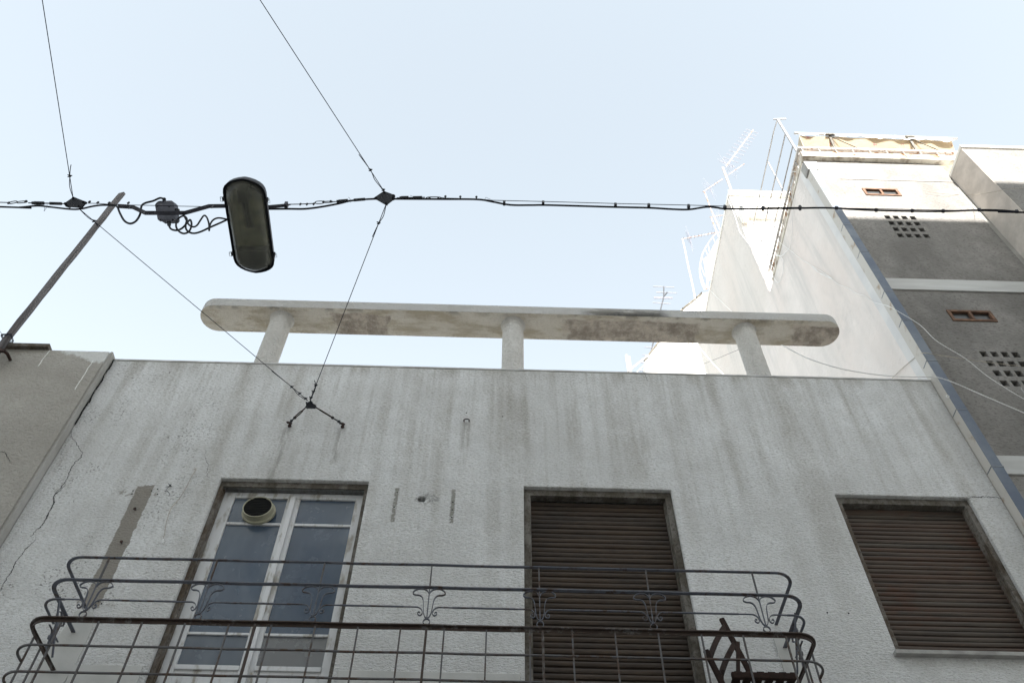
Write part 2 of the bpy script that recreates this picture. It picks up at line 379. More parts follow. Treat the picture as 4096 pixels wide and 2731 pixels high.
GLASS = t.done(col, t.ramp(t.noise(6,4,.6), .3, .7, .16, .3), .5)
GLASS.node_tree.nodes['Principled BSDF'].inputs['Coat Weight'].default_value = .3
VPANE = plain('dark_vent_pane', (.02,.022,.024), (.035,.033,.03), 9, .4, spec=.4)  # near-black pane colour with faint random variation
DARK = plain('dark_interior', (.012,.012,.012), (.02,.02,.02), 3, .9)
def slat_mat(name, a, b, c):
    t = NT(name); f = t.ramp(t.noise(1, 5, .65, (2.2,1,9)), .38, .64); g = t.ramp(t.noise(1, 5, .7, (1.3,1,2.6), loc=(3,0,5)), .5, .7)
    col = t.mix(f, a, b); col = t.mix(t.math('MULTIPLY', g, .75), col, c)
    sl_ = t.ramp(t.noise(1, 1, .5, (.4,1,19)), .35, .7); col = t.mix(t.math('MULTIPLY', sl_, .45), col, c)
    d = t.ramp(t.noise(1, 3, .6, (12,1,150)), .45, .75); col = t.mix(t.math('MULTIPLY', d, .3), col, (.09,.08,.07))
    t.bump(t.noise(1, 4, .7, (4,40,160)), .4, .003)
    return t.done(col, .7, .3)
SLATA = slat_mat('brown_shutter_paint', (.058,.038,.025), (.040,.027,.019), (.024,.018,.015))
SLATB = slat_mat('reddish_shutter_paint', (.075,.06,.048), (.050,.040,.033), (.085,.035,.018))
def iron(name, a, b, lo=.48, hi=.58):
    t = NT(name); f = t.ramp(t.noise(22, 5, .7), lo, hi); g = t.ramp(t.noise(5, 4, .6, loc=(2,2,2)), .42, .6)
    col = t.mix(t.math('MULTIPLY', f, g), a, b); col = t.mix(t.ramp(t.noise(90,3,.6), .6, .72, 0., .5), col, (.12,.06,.03))
    t.bump(t.noise(120, 3, .6), .4, .002)
    return t.done(col, .6, .4)
IRONG = iron('grey_paint_iron', (.10,.107,.13), (.06,.038,.03))
IRONR = iron('rusty_iron', (.042,.027,.021), (.12,.115,.11), .5, .6)
IRONM = iron('worn_grey_iron', (.085,.082,.085), (.055,.03,.018), .42, .54)
WIRE = plain('black_cable_sheath', (.004,.0045,.007), (.007,.008,.011), 40, .6, spec=.15)
STEELW = plain('dark_steel_wire', (.006,.009,.022), (.012,.013,.02), 60, .7, spec=.15)
RUSTH = plain('rusty_hardware', (.05,.024,.018), (.02,.015,.014), 60, .8, bump=.4, bscale=200)
GALV = plain('dull_galvanised', (.02,.022,.026), (.04,.042,.048), 40, .6, spec=.25)
BOXG = plain('grey_plastic', (.075,.075,.092), (.05,.05,.062), 12, .6, spec=.2)
CLIPM = plain('grey_cable_clip', (.07,.07,.08), (.05,.05,.055), 50, .6)
POLEW = plain('grey_timber', (.125,.118,.12), (.075,.068,.068), 26, .9, (1,1,.07), lo=.35, hi=.65, det=2)
CHAIRW = wood_old('dark_stained_wood', (.026,.014,.011), (.036,.02,.015), (.014,.009,.008))
FANC = plain('yellowed_plastic', (.36,.345,.25), (.28,.265,.19), 8, .5, spec=.4)
WCAB = plain('white_cable', (.82,.82,.81), (.7,.69,.68), 5, .6)
BCAB = plain('beige_cable', (.45,.40,.33), (.3,.27,.23), 5, .7)
RAILW = iron('white_rail_with_rust', (.62,.60,.58), (.28,.14,.08), .54, .6)
RAILP = plain('white_metal_paint', (.34,.335,.335), (.24,.20,.18), 14, .6, lo=.5, hi=.75)
RUSTR = plain('rust_streaked_metal', (.52,.46,.40), (.26,.15,.09), 9, .85, lo=.48, hi=.6)
ALU = plain('weathered_aluminium', (.20,.20,.24), (.13,.13,.16), 20, .6, spec=.3)
MASTM = plain('mast_paint_rust', (.42,.36,.33), (.2,.10,.06), 12, .7, lo=.45, hi=.65)
VENTF = plain('rusty_orange_frame', (.17,.095,.06), (.10,.058,.04), 14, .85)
t = NT('floral_canvas'); vn = t.n('ShaderNodeTexVoronoi'); t.l(t.mapping((6,6,6)), vn.inputs[0]); vn.inputs['Scale'].default_value = 1.
f = t.math('MULTIPLY', t.ramp(vn.outputs[0], .22, .16), t.ramp(t.noise(40,2,.5), .42, .55))
CANV = t.done(t.mix(f, t.mix(t.noise(3), (.50,.43,.33), (.44,.37,.28)), (.42,.2,.2)), .9, .1)

# ------------------------------------------------------------------ the setting
G0 = -1.6
b = new(); box(b, -200, 200, -200, 200, G0-.3, G0-.12); obj('ground', b, ASPH, kind='structure')
b = new(); box(b, -60, 60, -2.7, 3.7, G0-.12, G0-.06)
o = obj('road', b, ASPH, kind='structure')
for nm, a, c in (('pavement', 3.7, 4.98), ('pavement', -3.98, -2.7)):
    b = new(); box(b, -60, 60, a, c, G0-.12, G0+.02); obj(nm, b, PAVE, kind='structure', bevel=.01)

# ------------------------------------------------------------------ the stucco house
house = thing('stucco_house', (0, 5, G0), 'pale grey streaked stucco house with roof beam on three columns and a balcony', 'house')
D1 = (-2.185, -1.02, 2.4, 4.81); D2 = (.20, 1.365, 2.4, 4.797); W3 = (2.662, 3.728, 3.372, 4.79)
GD = (-2.1, -1.1, G0+.02, .75); GW = (.1, 1.4, -.6, .75); GW2 = (2.3, 3.3, -.6, .75)
b = new(); wall(b, -3.56, 3.985, G0, 6.25, 5.0, 5.30, (D1, D2, W3, GD, GW, GW2), ((-.592, 4.637, .031),))
front = obj('front_wall', b, WALL, house, bevel=.016, seg=3)
# parapet coping: thin smooth lip
b = new(); box(b, -3.56, 3.985, 4.994, 5.31, 6.25, 6.272)
rc = random.Random(5)
obj('parapet_coping', b, COPE, house, bevel=.006)
b = new(); box(b, -3.56, 4.03, 5.30, 12., G0, 5.3); obj('roof_and_body', b, ROOFM, house)
b = new(); box(b, -3.56, -3.3, 5.31, 12., 5.3, 6.22); obj('side_parapet', b, ROOFM, house)
# raised smooth band low on the wall
for x0, x1 in ((-2.66, D1[0]-.035), (D1[1]+.035, D2[0]-.03), (D2[1]+.03, 1.95)):
    b = new(); box(b, x0, x1, 4.990, 5.004, 2.4, 3.158); obj('plaster_band', b, BAND, house, bevel=.003)
# smoothed mortar where the railing enters the wall
for pts in ([(-2.80,3.56),(-2.66,3.50),(-2.665,3.05),(-2.80,2.6),(-2.97,2.6)], [(1.86,3.46),(1.98,3.44),(2.07,2.95),(2.12,2.5),(1.93,2.5)]):
    b = new(); prism(b, smooth_path([(x, 4.993, z) for x, z in pts+[pts[0]]], 4)[:-1], (0,.012,0)); obj('mortar_patch', b, BAND, house)

def stadium(x0, x1, y0, y1, z, n=14):
    r = (y1-y0)/2; cy = (y0+y1)/2; P = []
    for k in range(n+1):
        a = -math.pi/2+math.pi*k/n; P.append((x1-r+math.cos(a)*r, cy+math.sin(a)*r, z))
    for k in range(n+1):
        a = math.pi/2+math.pi*k/n; P.append((x0+r+math.cos(a)*r, cy+math.sin(a)*r, z))
    return P
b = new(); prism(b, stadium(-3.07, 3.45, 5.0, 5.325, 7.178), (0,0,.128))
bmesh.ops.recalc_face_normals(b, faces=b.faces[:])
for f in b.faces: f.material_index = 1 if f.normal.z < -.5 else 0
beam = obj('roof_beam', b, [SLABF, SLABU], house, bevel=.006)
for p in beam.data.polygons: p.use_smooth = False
col0 = None
for x in (-2.243, .107, 2.472):
    if col0 is None:
        b = new(); pts = []; rad = []
        for z, r in ((6.2,.107),(6.6,.107),(7.0,.107),(7.10,.107),(7.135,.108),(7.16,.113),(7.174,.121),(7.18,.128)): pts.append((x,5.165,z)); rad.append(r)
        tube(b, pts, rad, 40)
        col0 = obj('column', b, COLM, house, smooth=True, loc=(x,5.165,6.27)); cx0 = x
    else: dup(col0, (x-cx0,0,0))
# hairline cracks: thin open grooves
def crack(pts, w, y=4.9985, parent=house, mat=DARK):
    rr = random.Random(len(pts)*7+1); P = smooth_path([(x, y, z) for x, z in pts], 7)
    P = [p+Vector((rr.uniform(-1,1)*.006, 0, rr.uniform(-1,1)*.006)) for p in P]
    b = new(); n = len(P)
    L = []; Q = []
    for i, p in enumerate(P):
        tt = (P[min(i+1,n-1)]-P[max(i-1,0)]).normalized(); s = Vector((-tt.z,0,tt.x)); ww = w*rr.uniform(.35,1.3)/2*min(1, .25+3*min(i, n-1-i)/n)
        L.append(p+s*ww); Q.append(p-s*ww)
    for i in range(n-1): prism(b, [L[i],L[i+1],Q[i+1],Q[i]], (0,.002,0))
    return obj('crack', b, mat, parent)
W = lambda z, pts, Y=5.0: [(PY(z,x,y,Y).x, PY(z,x,y,Y).z) for x, y in pts]
crack(W('G', [(557,830),(560,870),(600,930),(640,995),(630,1040),(585,1080),(552,1130),(520,1215),(470,1280),(422,1340),(425,1380),(385,1470),(330,1568)]), .0045)
crack(W('H', [(520,0),(470,55),(420,110),(425,150),(385,235),(330,335),(290,365),(240,420)]), .0065)
crack(W('H', [(290,425),(230,490),(185,540),(120,630),(100,680),(60,740),(28,790),(0,850)]), .0055)
crack(W('G', [(1612,990),(1610,1050),(1635,1100),(1620,1150),(1640,1198)]), .002)
crack(W('K', [(1925,125),(1945,108),(2000,112),(2060,108),(2130,115),(2205,120)]), .005)
crack(W('E', [(405,1145),(430,1190),(445,1240)]), .002)

# --- left balcony door
door = obj('balcony_door', (lambda b: (
    box(b, -2.152,-2.062, 5.100,5.14, 2.4,4.755), box(b, -1.118,-1.052, 5.100,5.14, 2.4,4.755), box(b, -2.062,-1.118, 5.100,5.14, 4.70,4.755),
    box(b, -1.648,-1.592, 5.096,5.14, 2.4,4.70), box(b, -1.592,-1.548, 5.102,5.138, 2.4,4.70), box(b, -1.622,-1.582, 5.082,5.096, 2.4,4.71),
    box(b, -2.062,-1.648, 5.104,5.135, 4.432,4.455), box(b, -1.548,-1.118, 5.104,5.135, 4.432,4.455),
    box(b, -2.062,-1.648, 5.104,5.135, 3.472,3.492), box(b, -1.548,-1.118, 5.104,5.135, 3.472,3.492),
    box(b, -2.062,-1.648, 5.104,5.135, 2.4,3.235), box(b, -1.548,-1.118, 5.104,5.135, 2.4,3.235),
    box(b, -2.062,-1.648, 5.092,5.104, 3.205,3.24), box(b, -1.548,-1.118, 5.092,5.104, 3.205,3.24), b)[-1])(new()), SASH, house, bevel=.004)
for x0, x1 in ((-2.062,-1.648), (-1.548,-1.118)):
    b = new(); box(b, x0, x1, 5.118, 5.123, 3.235, 4.70); obj('panes', b, GLASS, door)
def vent(b):
    c = Vector((-1.838,5.104,4.548)); n = 32
    for r0, y0, r1, y1 in ((.128,5.104,.128,5.085),(.128,5.085,.116,5.078),(.116,5.078,.112,5.03),(.112,5.03,.106,5.03),(.106,5.03,.104,5.10)):
        for k in range(n):
            a0 = k*2*math.pi/n; a1 = (k+1)*2*math.pi/n
            b.faces.new([b.verts.new((c.x+math.cos(a)*r, y, c.z+math.sin(a)*r*.92)) for a, r, y in ((a0,r0,y0),(a1,r0,y0),(a1,r1,y1),(a0,r1,y1))])
    bmesh.ops.remove_doubles(b, verts=b.verts[:], dist=1e-4); return b
fan = obj('extractor_vent', vent(new()), FANC, door, smooth=True)
b = new()
prism(b, [(-1.838+math.cos(k*math.pi/12)*.106, 5.040, 4.548+math.sin(k*math.pi/12)*.098) for k in range(24)], (0,.01,0))
for k in range(11): box(b, -1.838-.1*math.cos(math.asin((k-5)/5.6)), -1.838+.1*math.cos(math.asin((k-5)/5.6)), 5.032, 5.038, 4.548+(k-5)*.0172-.0015, 4.548+(k-5)*.0172+.0015)
obj('vent_grille', b, DARK, door)
def casing(x0, x1, z0, z1, w, h, parent_name, ml, mr, sill=False, y0=5.035, y1=5.16):
    p = obj(parent_name, (lambda b: (box(b, x0, x1, y0, y1-.05, z1-h, z1), b)[-1])(new()), CASE, house, bevel=.004)
    b = new(); box(b, x0, x0+w, y0-.004, y1, z0, z1-h); box(b, x0+w, x0+w+.006, y0+.03, y1, z0, z1-h); obj('jamb', b, ml, p, bevel=.003)
    b = new(); box(b, x1-w, x1, y0-.004, y1, z0, z1-h); box(b, x1-w-.006, x1-w, y0+.03, y1, z0, z1-h); obj('jamb', b, mr, p, bevel=.003)
    return p
casing(*D1, .030, .055, 'door_casing', CASERUST, CASE, y1=5.10)
casing(*D2, .052, .062, 'shutter_casing', CASE, CASE, y1=5.15)
casing(*W3, .045, .062, 'window_casing', CASERUST, CASERUST, y1=5.15)
def shutter(x0, x1, z0, z1, pitch, mat, y=5.115, cut=()):
    """roller shutter: convex slats"""
    b = new(); z = z1; rr = random.Random(int(x0*100)); k = 0
    prof = [(0,.000),(-.009,.12),(-.0125,.35),(-.0125,.6),(-.008,.86),(.002,.93),(.004,1.0)]
    while z > z0:
        dz = rr.uniform(-.0026,.0026); xl = x0+rr.uniform(0,.004); xr = x1-rr.uniform(0,.004); sag = rr.uniform(-.006,.002)
        rows = []
        for i in range(9):
            x = xl+(xr-xl)*i/8; w_ = math.sin(i/8*math.pi)*sag + dz
            rows.append([b.verts.new((x, y+py+rr.uniform(-.0004,.0004), z-pz*pitch*.97+w_)) for py, pz in prof])
        for i in range(8):
            for j in range(len(prof)-1): b.faces.new((rows[i][j], rows[i+1][j], rows[i+1][j+1], rows[i][j+1]))
        z -= pitch; k += 1
    return obj('roller_shutter', b, mat, house, smooth=True)
shutter(D2[0]+.055, D2[1]-.055, D2[2], D2[3]-.06, .0452, SLATA)
shutter(W3[0]+.045, W3[1]-.045, W3[2]+.03, W3[3]-.11, .0405, SLATB)
b = new(); box(b, W3[0]+.05, W3[1]-.05, 5.10, 5.12, W3[3]-.115, W3[3]-.06); obj('shutter_head_board', b, SLATB, house, bevel=.003)
b = new(); box(b, W3[0]+.05, W3[1]-.05, 5.098, 5.125, W3[2]+.002, W3[2]+.04); obj('shutter_foot', b, SLATA, house, bevel=.003)
for x0,x1,z0,z1 in (D1,D2,W3): # near-black boxes: the unlit rooms' darkness put into the colour
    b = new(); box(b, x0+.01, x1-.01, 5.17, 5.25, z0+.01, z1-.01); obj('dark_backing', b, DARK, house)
b = new(); box(b, W3[0]-.03, W3[1]+.04, 4.955, 5.10, W3[2]-.028, W3[2]+.002); obj('window_sill', b, CONC, house, bevel=.004)
for q, nm in ((GD,'street_door'), (GW,'street_window'), (GW2,'street_window')):
    b = new(); box(b, q[0], q[1], 5.12, 5.16, q[2], q[3])
    for i in range(1,4): xx = q[0]+(q[1]-q[0])*i/4; box(b, xx-.02, xx+.02, 5.10, 5.12, q[2], q[3])
    obj(nm, b, CHAIRW, house)
b = new(); box(b, -2.90, 2.06, 4.36, 4.998, 2.26, 2.40); obj('balcony_slab', b, CONC, house, bevel=.01)

# --- balcony railing, a part of the house, its pieces below it
YR = 4.45; XL, XR, RC = -2.768, 1.932, .12
def railpath(z, dl=0, y_end=4.995):
    P = [(XL+dl, y_end, z)]
    for k in range(9):
        a = math.pi+math.pi/2*k/8; P.append((XL+dl+RC+math.cos(a)*RC, YR+RC+math.sin(a)*RC, z))
    for k in range(1, 20):
        x = XL+dl+RC+(XR-XL-2*RC-2*dl)*k/20; P.append((x, YR+math.sin(k*1.7)*.0015, z+math.sin(k*2.1)*.0012))
    for k in range(9):
        a = -math.pi/2+math.pi/2*k/8; P.append((XR-dl-RC+math.cos(a)*RC, YR+RC+math.sin(a)*RC, z))
    P.append((XR-dl, y_end, z)); return P
ZT, ZM, ZS, ZK, ZL1, ZL2 = 3.565, 3.392, 3.242, 3.118, 2.935, 2.765
b = new(); hbar(b, railpath(ZK, 0), .026, .007); hbar(b, [(p[0], p[1]+ (0.008), p[2]-.014) for p in railpath(ZK, .004)], .006, .02)
rail = obj('balcony_railing', b, IRONR, house)
def piece(nm, bm, mat, **k): return obj(nm, bm, mat, rail, **k)
b = new(); hbar(b, railpath(ZT, .03), .022, .007); piece('top_rail', b, IRONG, bevel=.002)
b = new(); hbar(b, railpath(ZM, .012), .027, .008); piece('middle_rail', b, IRONG, bevel=.002)
for z, mt in ((ZL1, IRONM), (ZL2, IRONM), (2.6, IRONM), (2.44, IRONM)):
    b = new(); hbar(b, railpath(z, -.004, 4.62), .014, .008); piece('lower_rail', b, mt)
sx = [-2.45+.6803*k for k in range(7)]
b = new(); bar(b, (sx[0], YR, ZM), (sx[0], YR, ZT), .008, .014, (0,1,0)); u0 = piece('upper_baluster', b, IRONM, loc=(sx[0],YR,ZM))
for x in sx[1:]: dup(u0, (x-sx[0],0,0))
b = new(); bar(b, (-2.336, YR, 2.40), (-2.336, YR, ZK-.02), .009, .012, (0,1,0)); l0 = piece('lower_baluster', b, IRONM, loc=(-2.336,YR,2.4))
for k in range(1, 17): dup(l0, (.2545*k+random.uniform(-.004,.004),0,0))
for x in (-2.56, 1.80): dup(l0, (x+2.336, .012, 0))
for i, yy in enumerate((4.62, 4.74)):
    for x in (XL, XR): dup(l0, (x+2.336, yy-YR, 0))
b = new(); bar(b, (-1.4175, YR, 2.40), (-1.4175, YR, ZK-.02), .013, .020, (0,1,0)); p0 = piece('post', b, IRONR, loc=(-1.4175,YR,2.4))
for x in (-.405, .285): dup(p0, (x+1.4175,0,0))
# scroll ornament (zoom pixel -> metre), centre x=1405,y=1075
def orn(bm, cx, z0, d=YR, w=.0065):
    q = lambda pts, s: [(cx+s*(x)*.000745, ZM-.007-(y)*.00091) for x, y in pts]
    for s in (1, -1):
        loop = [(0,48),(8,30),(28,12),(62,3),(100,8),(130,28),(132,44),(112,54),(82,56),(58,68),(44,96),(38,140),(32,190),(18,225),(2,236)]
        P = [(a.x, a.y) for a in [Vector(p) for p in [v.to_2d() for v in smooth_path([(x,y,0) for x,y in q(loop, s)], 4)]]]
        ribbon(bm, P, d-w, d+w, .0040)
        cur = [(200,150),(110,150),(80,152),(56,164),(42,186),(44,206),(60,216),(76,206),(76,192),(66,188),(60,196)]
        P = [(a.x, a.y) for a in [v.to_2d() for v in smooth_path([(x,y,0) for x,y in q(cur, s)], 4)]]
        ribbon(bm, P, d-w*.8, d+w*.8, .0042)
    ribbon(bm, q([(0,0),(0,40),(0,236)],1), d-w*.6, d+w*.6, .006)
    ribbon(bm, [(cx+math.cos(k*math.pi/10)*.0205, ZM-.248+math.sin(k*math.pi/10)*.0205) for k in range(20)], d-w*.9, d+w*.9, .0045, True)
b = new(); orn(b, sx[0], ZM); s0 = piece('scroll_ornament', b, IRONG, loc=(sx[0],YR,ZM))
for x in sx[1:]: dup(s0, (x-sx[0],0,0))
for x, rz in ((XL+.0, R(90)), (XR-.0, R(90))):
    c = dup(s0, (x-sx[0], 4.80-YR, 0)); c.rotation_euler.z = rz; c.scale = (.62, 1, 1)
b = new(); hbar(b, [(sx[0]+.149, YR, ZM-.007-.1365), (sx[1]-.149, YR, ZM-.007-.1365)], .013, .0055); h0 = piece('scroll_rail', b, IRONG, loc=(sx[0],YR,ZS))
for x in sx[1:-1]: dup(h0, (x-sx[0],0,0))
for side in (-1, 1):
    e = sx[0]-.149 if side < 0 else sx[-1]+.149; X = XL+.03 if side < 0 else XR-.03
    P = [(e, YR, ZS+.006)] + [((X-side*.09)+side*math.sin(k*math.pi/12)*.09, YR+.09-math.cos(k*math.pi/12)*.09, ZS+.006) for k in range(7)] + [(X, 4.70, ZS+.006)]
    b = new(); hbar(b, P, .016, .0055); piece('scroll_rail', b, IRONG)
# slanting stay at each end going to the wall
for x in (XL+.03, XR-.03):
    b = new(); bar(b, (x, 4.62, ZM), (x, 4.86, ZK), .006, .02, (0,1,0)); piece('end_stay', b, IRONG)

# ------------------------------------------------------------------ left neighbour
left = thing('neighbour_house', (-6.5, 4.9, G0), 'taupe rough-rendered house with white paint smear at its top corner, left edge', 'house')
b = new(); wall(b, -12, -3.585, G0, 6.27, 4.915, 5.2, ((-8.4,-7.3,2.6,4.6), (-6.2,-5.2,2.6,4.4)))
obj('front_wall', b, LEFTW, left)
b = new(); box(b, -3.585, -3.562, 4.93, 5.25, G0, 6.29); obj('corner_strip', b, STRIP, left, bevel=.003)
b = new(); box(b, -12, -3.60, 5.2, 12, G0, 5.9); obj('roof_and_body', b, ROOFM, left)
b = new(); box(b, -12, -3.585, 5.0, 5.3, 6.27, 6.285); obj('parapet_cap', b, WHITE, left)
b = new(); box(b, -12, -4.135, 4.875, 5.10, 6.272, 6.318); obj('coping_board', b, CASERUST, left, bevel=.003)
for q in ((-8.4,-7.3,2.6,4.6), (-6.2,-5.2,2.6,4.4)):
    b = new(); box(b, q[0], q[1], 5.02, 5.06, q[2], q[3]); obj('window', b, SLATA, left)
crack(W('G', [(0,990),(40,1000),(60,1040),(85,1080)], 4.915), .004, 4.9135, left)
b = new()
rj = random.Random(4); zz = [6.25-.035*i for i in range(26)]
for i in range(25):
    w_ = .001+.0016*abs(math.sin(i*.7))*rj.uniform(.4,1.2); xx = -3.556+.006*math.sin(i*.9)+rj.uniform(-.003,.003)
    box(b, xx-w_, xx+w_, 4.985, 4.9985, zz[i]-.036, zz[i])
obj('open_joint', b, DARK, left)

# wooden pole
px = -4.52
b = new(); zs = [6.0+.2*i for i in range(17)]; rr = random.Random(9)
rings = []
for z in zs:
    ww = .026+rr.uniform(-.002,.002); dx = rr.uniform(-.003,.003); rings.append([b.verts.new((px+dx+sx_*ww, 4.84+sy_*.024, z)) for sx_, sy_ in ((-1,-1),(1,-1),(1,1),(-1,1))])
rings[-1][0].co.z -= .04; rings[-1][2].co.z += .03; rings[-1][3].co.z -= .02
for i in range(len(rings)-1):
    for k in range(4): b.faces.new((rings[i][k], rings[i][(k+1)%4], rings[i+1][(k+1)%4], rings[i+1][k]))
b.faces.new(rings[0][::-1]); b.faces.new(rings[-1])
pole = thing('wooden_pole', (px, 4.84, 6.0), 'weathered square timber pole standing upright against the taupe house at far left', 'pole')
obj('shaft', b, POLEW, pole, bevel=.004)
b = new(); bar(b, (px-.09, 4.80, 6.10), (px+.10, 4.80, 6.10), .022, .035, (0,0,1)); tube(b, [(px+.09,4.80,6.1),(px+.11,4.84,6.105),(px+.11,4.92,6.11)], .014, 8); tube(b, [(px-.06,4.80,6.1),(px-.08,4.84,6.1),(px-.08,4.92,6.1)], .014, 8)
obj('wall_bracket', b, RUSTH, pole, smooth=True)
b = new()
for z in (6.325, 6.335, 6.345): tube(b, [(px-.042,4.80,z),(px+.042,4.80,z+.008),(px+.042,4.88,z),(px-.042,4.88,z+.004),(px-.042,4.80,z)], .003, 5)
tube(b, [(px-.04,4.8,6.34),(px-.07,4.79,6.37),(px-.10,4.80,6.345),(px-.085,4.8,6.40),(px-.14,4.82,6.42)], .0022, 5, smooth=5)
obj('binding_wire', b, STEELW, pole)

# ------------------------------------------------------------------ right apartment block
apt = thing('apartment_block', (7, 5, G0), 'tall block with white side wall, rough dark grey front and sunlit top storey', 'building')
vents = [(4.615, 5.035, z-.075, z+.075) for z in (10.10, 7.335)]
# sloping-sided ventilation openings
grids = []
for zc, nx in ((9.21, 4), (6.47, 4), (3.72, 4)):
    for r_ in range(4):
        for k in range(nx):
            x = 4.675+k*.104; z = zc+.222-r_*.148
            grids.append((x-.034, x+.034, z-.042, z+.042))
b = new(); wall(b, 4.052, 5.93, G0, 11.0, 5.0, 5.30, vents+grids); obj('front_wall', b, ROUGH, apt)
b = new(); box(b, 5.93, 14, 4.585, 5.0, 4.0, 10.60); box(b, 5.93, 14, 5.0, 5.3, G0, 10.6); obj('projecting_bay', b, ROUGH, apt)
b = new(); box(b, 5.915, 14, 4.56, 5.0, 10.60, 10.66); obj('bay_coping', b, WHITE, apt, bevel=.006)
# bay flank is a paler, warmer sheet
b = new(); box(b, 5.921, 5.929, 4.587, 4.998, 4.0, 10.598); obj('bay_flank', b, plain('bay_side_pale', (.55,.50,.45), (.44,.40,.36), 4, .9, bump=.4), apt)
b = new(); box(b, 5.86, 5.92, 4.996, 5.0, 4.0, 10.3); obj('paint_strip', b, plain('thin_grey_plaster', (.33,.32,.30), (.27,.26,.24), 4, .9), apt)
for z in (7.90, 5.155, 2.41):
    b = new(); box(b, 4.055, 5.92, 4.983, 5.002, z-.108, z+.108); obj('floor_band', b, GREYB, apt, bevel=.004)
b = new(); box(b, 4.4, 5.92, 4.992, 5.002, 10.452, 10.462); obj('drip_line', b, STRIP, apt)
for v_ in vents:
    b = new(); x0, x1, z0, z1 = v_; xm = (x0+x1)/2; y0, y1 = 4.988, 5.03
    box(b, x0-.02, x0+.012, y0, y1, z0-.02, z1+.02); box(b, x1-.012, x1+.02, y0, y1, z0-.02, z1+.02); box(b, xm-.014, xm+.014, y0, y1, z0, z1)
    box(b, x0+.012, x1-.012, y0, y1, z1-.01, z1+.02); box(b, x0+.012, x1-.012, y0, y1, z0-.02, z0+.01)
    vo = obj('vent_window', b, VENTF, apt, bevel=.002)
    b = new(); box(b, x0, x1, 5.018, 5.024, z0, z1); obj('pane', b, VPANE, vo)
for zc in (9.20, 6.455, 3.71):   # flat near-black sheets paint the shade inside the openings
    b = new(); box(b, 4.6, 5.15, 5.10, 5.12, zc-.3, zc+.3); obj('vent_backing', b, DARK, apt)
b = new(); box(b, 4.052, 14, 5.3, 10.0, G0, 10.85); obj('core', b, ROOFM, apt)
# side wall facing the roof of the stucco house
b = new(); box(b, 4.045, 4.20, 5.035, 7.18, G0, 11.02); obj('side_wall', b, SIDE, apt)
b = new(); box(b, 4.040, 4.20, 5.03, 5.21, 4.0, 10.9); obj('side_corner_band', b, plain('pale_grey_plaster', (.56,.55,.545), (.62,.605,.59), 3, .9), apt, bevel=.002)
# taller block behind (stair tower)
b = new(); box(b, 4.046, 4.25, 7.18, 10.66, G0, 14.20); obj('tower_side_wall', b, SIDE, apt)
b = new(); box(b, 4.25, 9, 7.19, 10.66, 10.5, 14.20); obj('tower_front_wall', b, WHITE, apt)
b = new(); box(b, 4.03, 9, 7.10, 10.68, 14.20, 14.28); box(b, 4.12, 5.2, 7.02, 7.20, 13.35, 13.42); box(b, 4.06, 4.16, 6.92, 7.18, 13.15, 13.5); obj('tower_coping', b, WHITE, apt, bevel=.01)
# terrace edge: double rail
b = new(); box(b, 4.03, 6.25, 4.93, 5.02, 11.0, 11.05); box(b, 4.03, 4.10, 5.02, 6.95, 11.0, 11.05); obj('terrace_coping', b, plain('sooty_coping', (.62,.58,.5), (.3,.25,.2), 7, .9, bump=.3, lo=.45, hi=.65), apt, bevel=.006)
b = new(); box(b, 4.02, 6.25, 4.915, 4.955, 11.235, 11.27); box(b, 4.02, 4.055, 4.955, 6.95, 11.235, 11.27); te = obj('terrace_edge_rail', b, RAILW, apt, bevel=.004)
b = new(); box(b, 4.058, 6.2, 4.957, 4.985, 11.06, 11.24); box(b, 4.06, 4.085, 4.985, 6.9, 11.06, 11.235); obj('terrace_rust_strip', b, RUSTR, te)
for k in range(9): b = new(); bar(b, (4.10+k*.235, 4.945, 11.05), (4.07+k*.235, 4.93, 11.235), .012, .012); obj('edge_post', b, RAILP, te)
for k in range(8): b = new(); bar(b, (4.045, 5.15+k*.235, 11.05), (4.035, 5.13+k*.235, 11.235), .012, .012); obj('edge_post', b, RAILP, te)
# terrace side railing
b = new(); 
RZ = 12.55
bar(b, (4.08, 5.05, 11.2), (4.08, 5.05, RZ), .025, .025, (0,1,0))
tr = obj('terrace_railing', b, RAILP, apt)
for z, y0 in ((12.60, 5.25), (12.05, 5.05), (11.62, 5.05)):
    b = new(); bar(b, (4.08, y0, z), (4.08, 7.1, z), .014, .014); obj('rail', b, RAILP, tr)
for y in (5.75, 6.35, 6.85):
    b = new(); bar(b, (4.08, y, 11.05), (4.08, y, 12.6), .014, .014, (0,1,0)); obj('post', b, RAILP, tr)
b = new(); bar(b, (4.08,5.05,RZ), (4.08,5.27,12.6), .012, .012); bar(b, (4.02,5.05,RZ), (4.22,5.05,RZ+.03), .016, .016); obj('end_piece', b, RAILP, tr)
# square downpipe with joints
pipe = obj('downpipe', (lambda b: (box(b, 3.990, 4.088, 4.905, 5.03, G0, 10.56), b)[-1])(new()), [ZINC, ZINCS], apt, bevel=.004)
for p in pipe.data.polygons:
    if abs(p.normal.x) > .7: p.material_index = 1
for z in (9.05, 8.43, 7.62, 7.1, 6.44, 5.75, 5.05, 4.3, 3.5):
    b = new(); box(b, 3.988, 4.091, 4.902, 5.0, z-.007, z+.007); obj('pipe_joint', b, ZINCJ, pipe, bevel=.003)
b = new(); prism(b, [(3.97,4.9,10.52),(4.10,4.9,10.52),(4.13,4.88,10.72),(3.95,4.88,10.72)], (0,.14,0)); obj('pipe_hopper', b, CONC, pipe, bevel=.005)
# marks and a clamp on the pipe
b = new(); torus(b, PX('F', 1637, 1375, 3.985)+Vector((-.004,0,0)), .012, .004, (0,1,.3)); obj('pipe_ring', b, WCAB, pipe)

